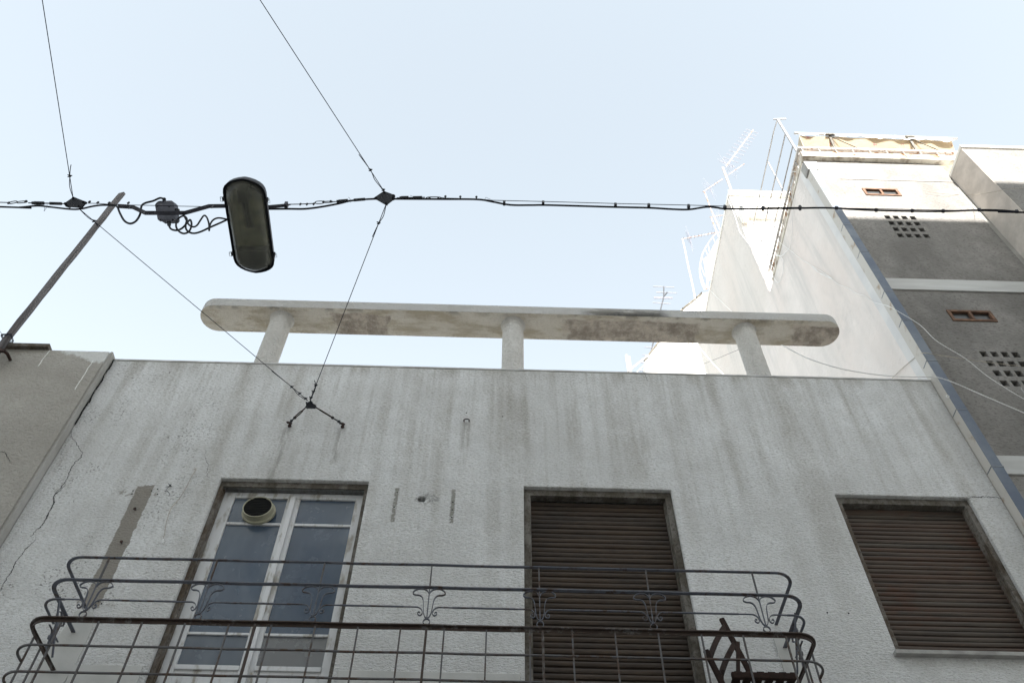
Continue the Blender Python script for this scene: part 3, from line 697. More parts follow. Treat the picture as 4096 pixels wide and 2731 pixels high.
# awning of flowered canvas on the terrace
aw = thing('terrace_awning', (5.3, 5.2, 11.2), 'faded flowered canvas awning hanging above the sunlit terrace railing', 'awning')
b = new(); n = 44; A0 = PY('O', 1842, 322, 5.0); A1 = PY('O', 2192, 330, 5.0); grid_ = []
for i in range(n+1):
    f = i/n; x = A0.x+(A1.x-A0.x)*f; zt = 11.86-.03*f; row = []
    sc = .05*abs(math.sin(f*math.pi*4.6))+.018*math.sin(f*23)
    for j in range(5):
        g = j/4; row.append(b.verts.new((x+.01*math.sin(j*3+i), 5.0+.006*math.sin(i*.5+j)+.30*g, zt-.02-.62*g+.01*math.sin(i*.3)*g)))
    grid_.append(row)
for i in range(n):
    for j in range(4): b.faces.new((grid_[i][j], grid_[i+1][j], grid_[i+1][j+1], grid_[i][j+1]))
bmesh.ops.solidify(b, geom=b.faces[:], thickness=.004)
obj('canvas', b, CANV, aw, smooth=True)
b = new(); top = []; bot = []
for i in range(n+1):
    f = i/n; x = A0.x+(A1.x-A0.x)*f; zt = 11.885-.03*f; sc = .035+.07*f+.02*math.sin(f*math.pi*9)+.01*math.sin(f*41)
    top.append((x, 4.985+.008*math.sin(i*1.3), zt+.03)); bot.append((x, 4.975+.012*math.sin(i*1.7), zt-sc))
for i in range(n): prism(b, [top[i],top[i+1],bot[i+1],bot[i]], (0,.004,0))
obj('valance', b, plain('bleached_canvas', (.8,.78,.74), (.72,.7,.65), 5, .9), aw, smooth=True)
b = new(); tube(b, [(A0.x-.06,4.99,11.90),(A1.x+.1,4.99,11.87)], .016, 8); obj('front_bar', b, RAILP, aw)
b = new(); 
prism(b, [(4.215,5.0,11.84),(4.215,6.3,11.45),(4.215,6.3,11.08),(4.215,5.1,11.2)], (.006,0,0)); obj('side_canvas', b, CANV, aw)
for x in (4.62, 5.78):
    b = new(); bar(b, (x,5.03,11.27), (x+.04,5.0,11.84), .035, .02, (0,1,0)); bar(b, (x+.05,4.99,11.82), (x+.35,5.02,11.5), .01, .01); bar(b, (x-.03,4.97,11.84), (x+.10,4.97,11.84), .03, .03); obj('bracket_arm', b, CASE, aw)

# pale house beyond
far = thing('far_white_house', (5, 13, G0), 'small bright white house end with a sloping roofline behind the roof beam', 'house')
b = new(); YF = 12.
P = [PY('E', x, y, YF) for x, y in [(437,1200),(420,1040),(480,960),(550,870),(650,720),(770,560),(880,475),(960,405),(1010,392),(1100,400),(1100,1300)]]
prism(b, P, (0,3.5,0)); obj('end_wall', b, WHITE, far)
b = new(); tube(b, [PY('E',x,y,11.97) for x, y in [(415,1040),(480,955),(550,865),(650,715),(770,556),(880,470),(960,400)]], .02, 6); obj('verge', b, CASE, far)
q = PY('E', 437, 1200, YF); b = new(); box(b, q.x, 9, YF+.3, YF+3.3, G0, q.z); obj('lower_storeys', b, WHITE, far)

# curved roof stair rail on the back roof
cr = thing('roof_stair_rail', tuple(PY('E', 985, 380, 11)), 'curved white stair railing clinging to the far edge of the roof tower', 'railing')
b = new(); Pc = [PY('C',x,y,11.2) for x, y in [(1125,1125),(1080,1150),(1015,1235),(965,1330),(940,1440),(940,1520),(955,1600),(985,1672)]]; tube(b, Pc, .014, 6, smooth=4); obj('handrail', b, RAILP, cr)
b = new(); Pc = [PY('C',x,y,11.3) for x, y in [(1150,1195),(1100,1240),(1040,1330),(985,1390),(1000,1490),(1010,1580),(1000,1660)]]; tube(b, Pc, .022, 6, smooth=4); obj('stringer', b, MASTM, cr)
for a, c in (((1015,1240),(1050,1420)), ((1060,1170),(1105,1280)), ((985,1275),(1045,1425)), ((955,1345),(1000,1480)), ((942,1425),(985,1540)), ((940,1500),(990,1650))):
    b = new(); tube(b, [PY('C',*a,11.2), PY('C',*c,11.3)], .010, 6); obj('baluster', b, RAILP, cr)
b = new(); prism(b, [PY('C',x,y,11.5) for x, y in [(1110,1190),(1150,1200),(1100,1500),(1010,1560),(985,1390)]], (0,.12,0)); obj('landing', b, WHITE, cr)

# ------------------------------------------------------------------ aerials
def yagi(name, label, Y, boom, n, el, mast=None, refl=None, r=.011, mr=.022, mastmat=MASTM, L0=.1):
    p0 = PY(*boom[0], Y); p1 = PY(*boom[1], Y)
    root = thing(name, tuple(p0), label, 'aerial', 'television aerials on the roofs')
    r *= .75; mr *= .75
    b = new(); tube(b, [p0, p1], r*1.3, 6); obj('boom', b, MASTM, root)
    t_ = (p1-p0).normalized(); s = Vector(el).normalized()
    b = new()
    for k in range(n):
        f = (k+.5)/n; f = f**.9; c = p0.lerp(p1, f); L = L0*(1-.2*f)
        for tw in ((1, .14), (1, -.14)) if n > 5 else ((1, 0),):
            d = (s+Vector((0,0,tw[1]))).normalized(); tube(b, [c-d*L, c+d*L], r*.5, 5)
    obj('elements', b, ALU, root)
    if mast:
        b = new(); tube(b, [PY(*q, Y) for q in mast], mr, 8); obj('mast', b, mastmat, root)
    if refl:
        c = PY(*refl[0], Y); u = PY(*refl[1], Y)-c; v = Vector((.25,.35,.1)) if len(refl) < 3 else PY(*refl[2], Y)-c
        b = new()
        for k in range(9):
            f = k/8*2-1; tube(b, [c+v*f-u+Vector((0,.12*abs(f),0)), c+v*f+u+Vector((0,.12*abs(f),0))], r*.3, 4)
        for k in range(3):
            f = k-1; tube(b, [c+u*f-v, c+u*f+v], r*.35, 4)
        obj('reflector_grid', b, ALU, root)
    return root
yagi('television_aerial', 'large long aerial highest on the thick rusty mast of the tower roof', 7.3, [('C',1185,510),('C',1440,165)], 11, (.85,.1,-.5), [('C',1155,520),('C',1240,750)], [('C',1207,478),('C',1262,520),('C',1165,425)], r=.010, mr=.028, L0=.17)
yagi('television_aerial', 'small thin aerial pointing right just under the large one', 7.3, [('C',1200,592),('C',1358,484)], 7, (.3,.1,.5), None, None, r=.007, L0=.06)
yagi('television_aerial', 'aerial with grid reflector whose mast crosses the street cable', 9.2, [('C',968,748),('C',1155,625)], 8, (.3,.5,-.3), [('C',985,750),('C',1040,905),('C',1135,1120)], [('C',1030,700),('C',1005,655),('C',1070,740)], r=.009, mr=.018, L0=.05)
yagi('television_aerial', 'lowest of the gridded aerials, on a bent white mast, boom nearly level', 11, [('C',762,1192),('C',1090,1130)], 10, (.1,.5,.45), [('C',775,1190),('C',800,1300),('C',830,1450),('E',865,310),('E',895,460)], [('C',843,1175),('C',862,1235),('C',822,1125)], r=.011, mr=.026, mastmat=RAILP, L0=.12)
yagi('television_aerial', 'half-hidden aerial between the tower wall and the gridded mast', 9.6, [('C',1030,985),('C',1165,965)], 6, (.2,.5,.45), [('C',1045,990),('C',1120,1180)], [('C',1105,990),('C',1100,1060),('C',1140,985)], r=.009, mr=.018, L0=.06)
an = thing('roof_aerial', tuple(PY('E',600,345,13)), 'thin aerial with bare cross rods rising behind the middle of the roof beam', 'aerial')
b = new(); tube(b, [PY('E',x,y,13) for x, y in [(600,343),(600,440),(572,550),(500,870),(478,965)]], .017, 6); tube(b, [PY('E',597,440,13), PY('E',632,398,13)], .02, 6); obj('mast', b, GALV, an)
b = new()
for x0, y0, x1, y1 in ((500,343,697,351),(530,398,727,404),(505,445,683,447),(508,454,683,455),(497,494,662,507),(415,911,500,918),(398,985,450,990),(383,1056,420,1060),(370,1130,430,1135)): tube(b, [PY('E',x0,y0,13), PY('E',x1,y1,13)], .012, 5)
obj('cross_rods', b, ALU, an)
st = thing('roof_stay', tuple(PY('E',275,1130,11.9)), 'short white pipe stubs braced to the corner of the far white house', 'pipe')
b = new(); tube(b, [PY('E',248,992,11.9), PY('E',270,1150,11.9)], .035, 8); tube(b, [PY('E',274,1005,11.9), PY('E',290,1150,11.9)], .025, 8); tube(b, [PY('E',255,1132,11.9), PY('E',298,1132,11.9)], .03, 8); obj('stubs', b, RAILP, st)
b = new(); tube(b, [PY('E',285,1122,11.9), PY('E',455,990,11.95)], .022, 6); tube(b, [PY('E',345,1150,11.9),PY('E',420,1075,11.9)], .01, 6); obj('brace', b, RAILP, st)

# ------------------------------------------------------------------ opposite building, behind the viewer: it shades the street
YO = -4.0; ZO = 9.40+.543*(5-YO)
opp = thing('opposite_building', (0, YO, G0), 'plain rendered apartment building across the street, behind the viewer', 'building')
ow = [(x, x+1.1, z, z+1.9) for x in (-13,-10,-7,-4,-1,2,5,8,11) for z in (1.0,4.0,7.0,10.0)]
b = new(); wall(b, -16, 16, G0, ZO-.05, YO-.3, YO, ow); obj('front_wall', b, plain('opposite_render', (.72,.70,.66), (.64,.62,.58), 3, .9, bump=.4), opp)
b = new(); box(b, -16, 16, YO-9, YO-.4, G0, ZO-.1); obj('body', b, CONC, opp)
b = new(); box(b, -16, 16, YO-.32, YO+.02, ZO-.05, ZO); obj('coping', b, WHITE, opp)
# ------------------------------------------------------------------ span wires, cable and lamp (street plane Y=3)
YW = 3.0
A_ = lambda pts, Y=YW, z='A': [PY(z, x, y, Y) for x, y in pts]
cable = thing('power_cable', tuple(PY('A', 0, 447, YW)), 'thick black cable slung across the street past the lamp, held by grey clips', 'cable')
first = PY('A', 0, 446, YW)
pts = [first+Vector((-6,0,.15)), first+Vector((-2.5,0,.03))] + A_([(0,446),(150,450),(290,438),(400,448),(560,465),(640,461),(720,443),(800,433),(900,435)])
b = new(); tube(b, pts, .0066, 8, smooth=6); obj('sheathed_cable', b, WIRE, cable, smooth=True)
b = new(); tube(b, A_([(905,435),(922,450),(940,495),(975,555),(1020,577),(1065,558),(1098,505),(1110,440),(1140,416),(1200,400),(1255,377),(1288,388)]), .0075, 8, smooth=5); obj('sheathed_cable', b, WIRE, cable, smooth=True)
pts = A_([(60,464),(130,463),(300,462),(430,462),(560,446),(700,420),(800,397),(970,384),(1140,384),(1500,386),(1780,388),(1900,406),(2040,431),(2200,433),(2352,433)], YW, 'B') + A_([(150,890),(460,897),(680,910),(840,912),(1000,889),(1100,895),(1180,905),(1540,906),(1880,900),(2060,897),(2220,900)], YW, 'C') + A_([(760,912),(960,920),(1300,928),(1590,930),(1930,918),(2120,920),(2280,933),(2351,940)], YW, 'D')
pts += [pts[-1]+Vector((2.5,0,.06)), pts[-1]+Vector((6,0,.3))]
b = new(); tube(b, pts, .0072, 8, smooth=5); obj('sheathed_cable', b, WIRE, cable, smooth=True)
clips = [PY('B',1993,418,YW), PY('B',2298,420,YW)] + [PY('C',x,y,YW) for x, y in ((145,876),(458,881),(833,889),(1173,896),(1531,903),(1880,899),(2223,900))] + [PY('D',x,y,YW) for x, y in ((960,920),(1300,926),(1590,929),(1930,919),(2280,933))]
c0 = None
for i, c in enumerate(clips):
    if c0 is None:
        b = new(); box(b, c.x-.0095, c.x+.0095, c.y-.017, c.y+.013, c.z-.0165, c.z+.0165)
        c0 = obj('cable_clip', b, CLIPM, cable, bevel=.003, loc=c); cc = c.copy()
    else:
        d = dup(c0, c-cc)
        if i > 7: d.scale = (1.1, .8, .62)
# span wire
span = thing('span_wire', tuple(PY('A', 590, 425, YW)), 'thin steel span wire with turnbuckles and shackles that carries lamp and cable', 'wire')
fl = PY('A', 0, 411, YW)
b = new(); tube(b, [fl+Vector((-6,0,.1)), fl, PY('A',75,413,YW)], .0035, 6); tube(b, A_([(690,418),(770,420),(920,430),(1220,436),(1400,441),(1790,448)]), .0026, 6)
tube(b, A_([(300,427),(400,425),(500,420),(515,414)],YW,'B'), .0035, 6)
pr = A_([(1500,374),(1535,378),(1780,384),(1900,395),(2352,406)],YW,'B')+A_([(150,857),(460,864),(830,872),(1200,883),(1600,893),(1900,893)],YW,'C')
pr += [PY('D',900,905,YW-.02), PY('D',2351,935,YW-.02)]; pr.append(pr[-1]+Vector((6,0,.25)))
tube(b, pr, .0028, 6); obj('steel_wire', b, STEELW, span)
def turnbuckle(z, pA, pB, w=12):
    a = PY(z,*pA,YW); c = PY(z,*pB,YW); d = (c-a); u = Vector((0,.3,1)).normalized()*.0085
    b = new()
    tube(b, [a, a+d*.12], .004, 6); tube(b, [c-d*.12, c], .004, 6)
    tube(b, [a+d*.1, a+d*.16], .011, 8); tube(b, [a+d*.16, a+d*.42], .013, 8); tube(b, [c-d*.42, c-d*.1], .011, 8)
    tube(b, [a+d*.3+u, c-d*.3+u], .0032, 6); tube(b, [a+d*.3-u, c-d*.3-u], .0032, 6)
    obj('turnbuckle', b, GALV, span)
turnbuckle('A', (222,415), (512,422)); turnbuckle('B', (650,407), (930,384)); turnbuckle('B', (1150,376), (1372,372))
def link(z, a, c, w, r=.0035, mat=STEELW):
    p = PY(z,*a,YW); q = PY(z,*c,YW); d = q-p; n_ = Vector((0,0,1)); s = d.cross(Vector((0,1,0))).normalized()*w
    b = new(); P = [p, p+d*.2+s, p+d*.8+s, q, p+d*.8-s, p+d*.2-s, p]; tube(b, P, r, 6, smooth=4); return b
for a_, c_, w_ in (((68,418),(135,405),.014), ((130,412),(215,405),.012)): obj('shackle', link('A', a_, c_, w_), GALV, span)
for a_, c_, w_ in (((508,413),(582,410),.018), ((572,410),(650,406),.009), ((1380,376),(1500,376),.013)): obj('shackle', link('B', a_, c_, w_), GALV, span)
for z, x, y in (('A',70,420),('A',203,408),('A',703,412),('A',768,418),('A',857,420),('A',1008,420),('B',395,430),('B',447,430),('B',500,428),('B',576,412),('B',632,408),('B',1408,382),('B',1476,384),('B',1532,370),('B',1649,372),('B',1775,374)):
    p = PY(z, x, y, YW); b = new(); tube(b, [p+Vector((0,-.004,-.013)), p+Vector((.002,-.004,.013))], .0052, 6); tube(b, [p+Vector((-.009,-.006,-.004)), p+Vector((.009,-.006,-.004))], .003, 6); sphere(b, p+Vector((0,-.004,.004)), .0085); obj('wire_grip', b, GALV, span)
# loose wire twists
b = new()
for z, P in (('A',[(335,430),(350,455),(345,480),(360,460),(370,430)]), ('B',[(770,370),(785,385),(790,412)]), ('B',[(1255,357),(1280,368),(1285,392)]), ('B',[(1840,400),(1848,373),(1870,382),(1885,384)])):
    tube(b, A_(P, YW-.01, z), .0013, 5, smooth=4)
obj('tie_wire', b, STEELW, span)
# rhombic distribution plates
def plate(pts, z, lab, hs=1.):
    P = A_(pts, YW, z); c = sum(P, Vector())/len(P)
    root = thing('wire_plate', tuple(c), lab, 'bracket', 'rhombic plates where the wires meet')
    nrm = Vector((0,-.62,-.78)).normalized()
    for k in (-1, 1):
        b = new(); prism(b, [p+nrm*.013*k*hs+ (p-c)*(.02*k) for p in P], nrm*.004); obj('plate', b, WIRE, root, bevel=.001)
    b = new()
    for p in P:
        q = c.lerp(p, .82); tube(b, [q-nrm*.022, q+nrm*.024], .009, 8)
    obj('bolts', b, WIRE, root); return c
plate([(508,425),(585,372),(682,410),(640,455),(525,447)], 'A', 'dark plate joining the wires left of the wooden pole top')
plate([(972,380),(1052,326),(1140,358),(1133,385),(1068,435)], 'B', 'dark plate right of the lamp where four wires meet')
pw = PY('L', 478, 628, 4.62)
root = thing('wire_plate', tuple(pw), 'small plate in front of the stucco wall joining two chains to two wires', 'bracket', 'rhombic plates where the wires meet')
for k in (0, 1):
    b = new(); P = [PY('L',x,y,4.62+.02*k) for x, y in [(438,612),(468,596),(520,628),(512,655),(440,652)]]; prism(b, P, (0,.004,.003)); obj('plate', b, WIRE, root)
b = new()
for x, y in ((448,612),(480,602),(512,640),(445,645)): p = PY('L',x,y,4.63); tube(b, [p+Vector((0,-.02,-.016)), p+Vector((0,.02,.016))], .008, 8)
obj('bolts', b, GALV, root)
# guy wires
def guy(lab, P, loops, r=.0029, grips=()):
    o = thing('guy_wire', tuple(P[0]), lab, 'wire', 'guy wires of the street lamp')
    b = new(); tube(b, P, r, 6); 
    for L in loops: tube(b, L, r, 6, smooth=4)
    obj('wire', b, STEELW, o)
    for g in grips:
        b = new(); d = random.uniform(0,3); sphere(b, g, .010, (1,.8,.9)); tube(b, [g+Vector((-.014,-.008,.006)), g+Vector((.014,-.008,-.004))], .004, 6); tube(b, [g+Vector((-.01,0,-.012)), g+Vector((.012,0,.013))], .0035, 6); obj('wire_grip', b, GALV, o)
def lerpwire(p, z1, q, z2): pass
q1 = PY('A', 572, 370, YW); far1 = q1.lerp(PZ('O', 97, 0, 5.60), 1.0); d1 = (far1-q1); e1 = q1+d1*((YO-q1.y)/d1.y)
q2 = PY('B', 1047, 318, YW); far2 = PZ('O', 597, 0, 5.78); d2 = far2-q2; e2 = q2+d2*((YO-q2.y)/d2.y)
def on(q, d, z, x, y):
    """point of the straight wire q+t*d nearest to the view ray"""
    r_ = ray(z,x,y).normalized(); a = d.dot(d); b_ = d.dot(r_); c_ = 1.; w0 = q; dd = d.dot(w0); e_ = r_.dot(w0)
    t_ = (b_*e_-c_*dd)/(a*c_-b_*b_); return q+d*t_
guy('thin wire rising from the left plate to the top edge of the view', [q1, on(q1,d1,'A',540,205), e1], [[q1, on(q1,d1,'A',550,290)+Vector((-.012,0,0)), on(q1,d1,'A',541,210), on(q1,d1,'A',545,150)+Vector((.012,0,0)), on(q1,d1,'A',553,115)+Vector((.022,0,0))]], grips=(on(q1,d1,'A',541,207),))
guy('thin wire rising from the plate right of the lamp to the top edge', [q2, e2], [[q2, on(q2,d2,'B',985,240)+Vector((-.014,0,0)), on(q2,d2,'B',950,165), on(q2,d2,'B',862,38)+Vector((-.01,0,0))]], grips=(on(q2,d2,'B',947,158), on(q2,d2,'B',1050,312)))
w3 = PY('A', 622, 462, YW); w4 = PY('L', 455, 592, 4.62); d3 = w4-w3
guy('thin wire slanting from the left plate past the wooden pole to the stucco wall', [w3, w4], [[w3, on(w3,d3,'A',700,520)+Vector((-.006,0,-.006)), on(w3,d3,'A',745,565), on(w3,d3,'A',770,605)+Vector((-.01,0,-.01))], [w4, on(w3,d3,'L',400,535)+Vector((-.014,0,-.01)), on(w3,d3,'L',325,486), on(w3,d3,'L',170,368)+Vector((-.008,0,0))]],
    grips=(on(w3,d3,'A',742,555), on(w3,d3,'L',325,487), on(w3,d3,'L',393,532), on(w3,d3,'L',438,573)))
w5 = PY('B', 1067, 425, YW); w6 = PY('L', 470, 592, 4.62); d5 = w6-w5
guy('thin wire dropping from the plate right of the lamp to the stucco wall', [w5, w6], [[w5, on(w5,d5,'B',1045,520)+Vector((.014,0,0)), on(w5,d5,'B',1005,580), on(w5,d5,'B',958,678)+Vector((-.008,0,0))], [w6, on(w5,d5,'L',505,525)+Vector((.006,0,0)), on(w5,d5,'L',522,475), on(w5,d5,'L',510,425)+Vector((-.028,0,0))]],
    grips=(on(w5,d5,'B',1003,573), on(w5,d5,'L',522,476), on(w5,d5,'L',507,527), on(w5,d5,'L',483,573)))
# anchors: chain and eyebolt pairs
def anchor(lab, plate_px, eye_px, linkrange):
    p = PY('L', *plate_px, 4.64); e = PY('L', *eye_px, 4.955); base = PY('L', eye_px[0]+3, eye_px[1]+28, 5.0)
    o = thing('wall_anchor', tuple(base), lab, 'anchor', 'wall anchors of the guy wires'); d = e-p
    b = new(); torus(b, e, .021, .0055, (.3,-.75,.4), sq=(1,.95)); tube(b, [e+Vector((0,.015,-.012)), base+Vector((0,.02,0))], .007, 8); tube(b, [base+Vector((0,-.012,0)), base+Vector((0,.0,0))], .016, 8); obj('eyebolt', b, RUSTH, o)
    b = new(); s = d.cross(Vector((0,1,-.3))).normalized()*.012; a0, a1 = linkrange
    tube(b, [p, p+d*a0], .0055, 6); P = [p+d*a0, p+d*(a0+.06)+s, p+d*(a1-.06)+s, p+d*a1, p+d*(a1-.06)-s, p+d*(a0+.06)-s, p+d*a0]; tube(b, P, .0048, 6, smooth=4)
    obj('long_link', b, RUSTH, o)
    b = new(); sphere(b, p+d*(a1+.02), .014); torus(b, p+d*.9, .014, .0045, (1,.2,.2)); tube(b, [p+d*a1, p+d*.98], .006, 6); sphere(b, p+d*.86, .013); obj('shackle', b, GALV, o)
anchor('left chain and rusty eyebolt below the small plate on the stucco wall', (432,650), (308,765), (.18,.62))
anchor('right straight rod and rusty eyebolt below the small plate on the stucco wall', (518,645), (723,772), (.12,.60))

# lamp -----------------------------------------------------------------
LC = Vector((-1.765, 3.0, 5.26)); yaw = R(1.5)
lamp = thing('street_lamp', tuple(LC), 'dark oblong street lamp with dusty ribbed bowl hanging from the span wire', 'street lamp')
def outline(sc=1., grow=0.):
    """half-length along y, pointed round ends"""
    P = []; hl, hw = .359+grow, .133+grow
    prof = [(0,1.0),(.25,.983),(.5,.952),(.72,.905),(.87,.85),(.96,.785),(1.0,.70)]
    pos = [(hw*a, hl*c) for a, c in prof]
    ring = [(x, y) for x, y in pos] + [(x, -y) for x, y in pos[::-1]]
    ring += [(-x, -y) for x, y in pos[1:]] + [(-x, y) for x, y in pos[::-1][:-1]]
    return [(x*sc, y*sc) for x, y in ring]
def lampring(bm, sc, grow, z, taper=.0):
    return [bm.verts.new(LC+Vector((math.cos(yaw)*x-math.sin(yaw)*y, math.sin(yaw)*x+math.cos(yaw)*y, z))) for x, y in [(x_*(1+taper*y_), y_) for x_, y_ in outline(sc, grow)]]
def loft(bm, rings, cap0=True, cap1=True):
    n = len(rings[0])
    for i in range(len(rings)-1):
        for k in range(n): bm.faces.new((rings[i][k], rings[i][(k+1)%n], rings[i+1][(k+1)%n], rings[i+1][k]))
    if cap0: bm.faces.new(rings[0][::-1])
    if cap1: bm.faces.new(rings[-1])
b = new(); loft(b, [lampring(b, 1, .006, 0), lampring(b, 1, .006, .035), lampring(b, .97, 0, .07), lampring(b, .8, 0, .14), lampring(b, .5, 0, .165)], False, True)
loft(b, [lampring(b, 1, .006, 0), lampring(b, 1, -.010, 0)], False, False); loft(b, [lampring(b, 1, -.010, 0), lampring(b, .93, -.012, .05), lampring(b, .72, -.012, .11)], False, False)
obj('housing', b, plain('dark_lamp_housing', (.012,.012,.016), (.03,.03,.036), 14, .5, spec=.4), lamp, smooth=True)
t = NT('lamp_bowl_glass')
t.b.inputs['Transmission Weight'].default_value = .85; t.b.inputs['IOR'].default_value = 1.2
wv = t.n('ShaderNodeTexWave'); t.l(t.mapping((1,.02,1)), wv.inputs[0]); wv.inputs['Scale'].default_value = 55; wv.inputs['Distortion'].default_value = .6
t.bump(wv.outputs[1], .35, .003)
BOWL = t.done(t.mix(t.ramp(t.noise(9,4,.6), .35, .7), (.72,.72,.60), (.5,.5,.44)), .1, .5)
b = new(); loft(b, [lampring(b, 1, -.004, .004), lampring(b, 1, -.012, -.012), lampring(b, .97, -.016, -.04), lampring(b, .90, -.02, -.062), lampring(b, .76, -.02, -.078), lampring(b, .45, -.02, -.086), lampring(b, .15, -.02, -.088)], False, True)
obj('bowl', b, BOWL, lamp, smooth=True)
b = new(); loft(b, [lampring(b, .86, -.02, .02), lampring(b, .72, -.02, .075), lampring(b, .4, -.02, .09)], False, True)
obj('reflector', b, plain('tarnished_reflector', (.34,.33,.21), (.16,.155,.11), 5, .5, metal=.3, spec=.5), lamp, smooth=True)
b = new(); box(b, LC.x-.035, LC.x+.03, LC.y-.29, LC.y-.20, LC.z-.02, LC.z+.06); box(b, LC.x-.1, LC.x+.1, LC.y+.16, LC.y+.30, LC.z-.03, LC.z+.05); tube(b, [LC+Vector((0,-.2,.02)), LC+Vector((0,.0,.02))], .022, 10); obj('lamp_holder', b, DARK, lamp, bevel=.006)
b = new(); loft(b, [lampring(b, 1, .006, -.006), lampring(b, 1, .008, .0), lampring(b, 1, .006, .008), lampring(b, 1, .002, .010), lampring(b, 1, .0, -.008), lampring(b, 1, .011, -.008)], False, False)
obj('rim_gasket', b, WIRE, lamp, smooth=True)
for x, y in ((-.145,-.215), (.145,-.215), (-.145,.215), (.145,.215)):
    s = 1 if x > 0 else -1; p = LC+Vector((x-y*math.sin(yaw)*1, y, .0)); b = new()
    box(b, p.x-.008, p.x+.008, p.y-.012, p.y+.012, p.z-.016, p.z+.014)
    tube(b, [p+Vector((s*.006,-.018,-.01)), p+Vector((s*.02,-.016,-.012)), p+Vector((s*.022,.014,-.012)), p+Vector((s*.006,.018,-.01))], .0016, 5); tube(b, [p+Vector((0,-.01,-.014)), p+Vector((s*.012,-.024,-.02)), p+Vector((s*.014,-.008,-.022))], .0016, 5)
    obj('latch', b, GALV, lamp)
b = new(); P = A_([(925,440),(1040,447),(1140,494),(1450,494),(1640,441),(1780,439)], YW-.015)
for i in range(len(P)-1): bar(b, P[i], P[i+1]+(P[i+1]-P[i]).normalized()*.003, .030-.0004*i, .006+.0003*i, (0,.45,1))
h1, h2 = PY('A',1770,440,YW), PY('B',140,445,YW); tube(b, [h1, h1+Vector((.09,0,.14)), h2+Vector((-.09,0,.14)), h2], .012, 8)
tube(b, [PY('A',2085,448,YW), PY('B',285,434,YW)], .0125, 10); p = PY('B',284,434,YW); box(b, p.x-.011, p.x+.011, p.y-.02, p.y+.018, p.z-.022, p.z+.022); tube(b, [p, PY('B',318,427,YW)], .006, 8)
obj('carrier_bar', b, BOXG, lamp, bevel=.0015)
for x, y in ((1015,450),(1665,445)): p = PY('A',x,y,YW-.03); b = new(); tube(b, [p+Vector((0,0,.015)), p-Vector((0,.0,.016))], .005, 8); sphere(b, p-Vector((0,0,.014)), .006); obj('bolt', b, CLIPM, lamp)
# junction box
jb = thing('junction_box', tuple(PY('A',1305,480,YW)), 'grey plastic junction box clamped to the carrier bar left of the lamp', 'junction box')
c = PY('A',1303,484,YW+.03); b = new(); n_ = 20
P = [PY('A',x,y,YW+.02) for x, y in [(1228,408),(1246,398),(1345,396),(1362,412),(1376,535),(1362,552),(1262,556),(1240,540),(1215,425)]]
dv = (PY('A',1392,530,YW+.10)-PY('A',1372,545,YW+.02)); prism(b, P, Vector((.004,.055,.055))); body = obj('box_body', b, BOXG, jb, bevel=.004)
b = new(); P2 = [PY('A',x,y,YW+.012) for x, y in [(1212,428),(1222,404),(1240,394),(1348,394),(1352,420),(1380,538),(1366,556),(1260,560),(1232,540)]]
P2 = [PY('A',x,y,YW+.016) for x, y in [(1213,430),(1226,418),(1345,420),(1352,430),(1374,538),(1365,556),(1255,560),(1235,545)]]
prism(b, P2, Vector((0,.004,.004))); obj('box_lid', b, BOXG, jb, bevel=.002)
for x, y in ((1230,440),(1325,443),(1258,545),(1352,545)): p = PY('A',x,y,YW+.012); b = new(); tube(b, [p, p+Vector((0,.012,.01))], .0045, 8); obj('screw', b, WIRE, jb)
for P in ([(1285,412),(1288,385)], [(1323,560),(1326,588)], [(1378,470),(1400,475)]):
    b = new(); tube(b, A_(P, YW+.03), .0135, 8); obj('cable_gland', b, WIRE, jb, smooth=True)
lc = thing('lamp_lead', tuple(PY('A',1440,590,YW)), 'coiled black lead looping from the junction box to the lamp', 'cable')
b = new(); tube(b, A_([(1325,575),(1328,600),(1345,622),(1385,630),(1425,615),(1460,580),(1488,548),(1500,565),(1500,600),(1480,640),(1440,655),(1400,635),(1380,595),(1392,545),(1435,518),(1465,540),(1455,590),(1465,630),(1510,653),(1570,642),(1650,605),(1730,570),(1790,542)], YW+.005), .0068, 8, smooth=5); obj('lead', b, WIRE, lc, smooth=True)
b = new(); tube(b, A_([(1380,472),(1432,500),(1455,540),(1480,585),(1515,603),(1545,590),(1575,545),(1600,514),(1622,530),(1638,580),(1640,632),(1646,590),(1670,550),(1715,533),(1785,545)], YW-.01), .0062, 8, smooth=5); obj('lead', b, WIRE, lc, smooth=True)

# ------------------------------------------------------------------ small things on the stucco wall
o = thing('wall_hook', tuple(PY('L',1697,745,5)), 'small rusty staple hook in the stucco above the shuttered door', 'hook')
b = new(); tube(b, [PY('L',1680,760,5.01), PY('L',1678,742,4.965), PY('L',1697,735,4.96), PY('L',1718,742,4.965), PY('L',1716,760,5.01)], .0055, 8, smooth=4); obj('staple', b, RUSTH, o)
o = thing('hanging_flex', tuple(PY('H',1370,180,4.99)), 'short white flex dangling down the stucco beside the glazed door', 'cable')
b = new(); tube(b, [PY('G',x,y,4.99) for x, y in [(1518,1130),(1538,1128),(1500,1190),(1460,1270),(1405,1360),(1360,1410),(1330,1460),(1312,1520)]]+[PY('H',x,y,4.988) for x, y in [(1305,300),(1290,400),(1280,440)]], .0026, 6, smooth=4); obj('flex', b, BCAB, o)
b = new(); tube(b, [PY('H',1279,438,4.985), PY('H',1272,470,4.985)], .006, 6); obj('plug_end', b, WCAB, o)
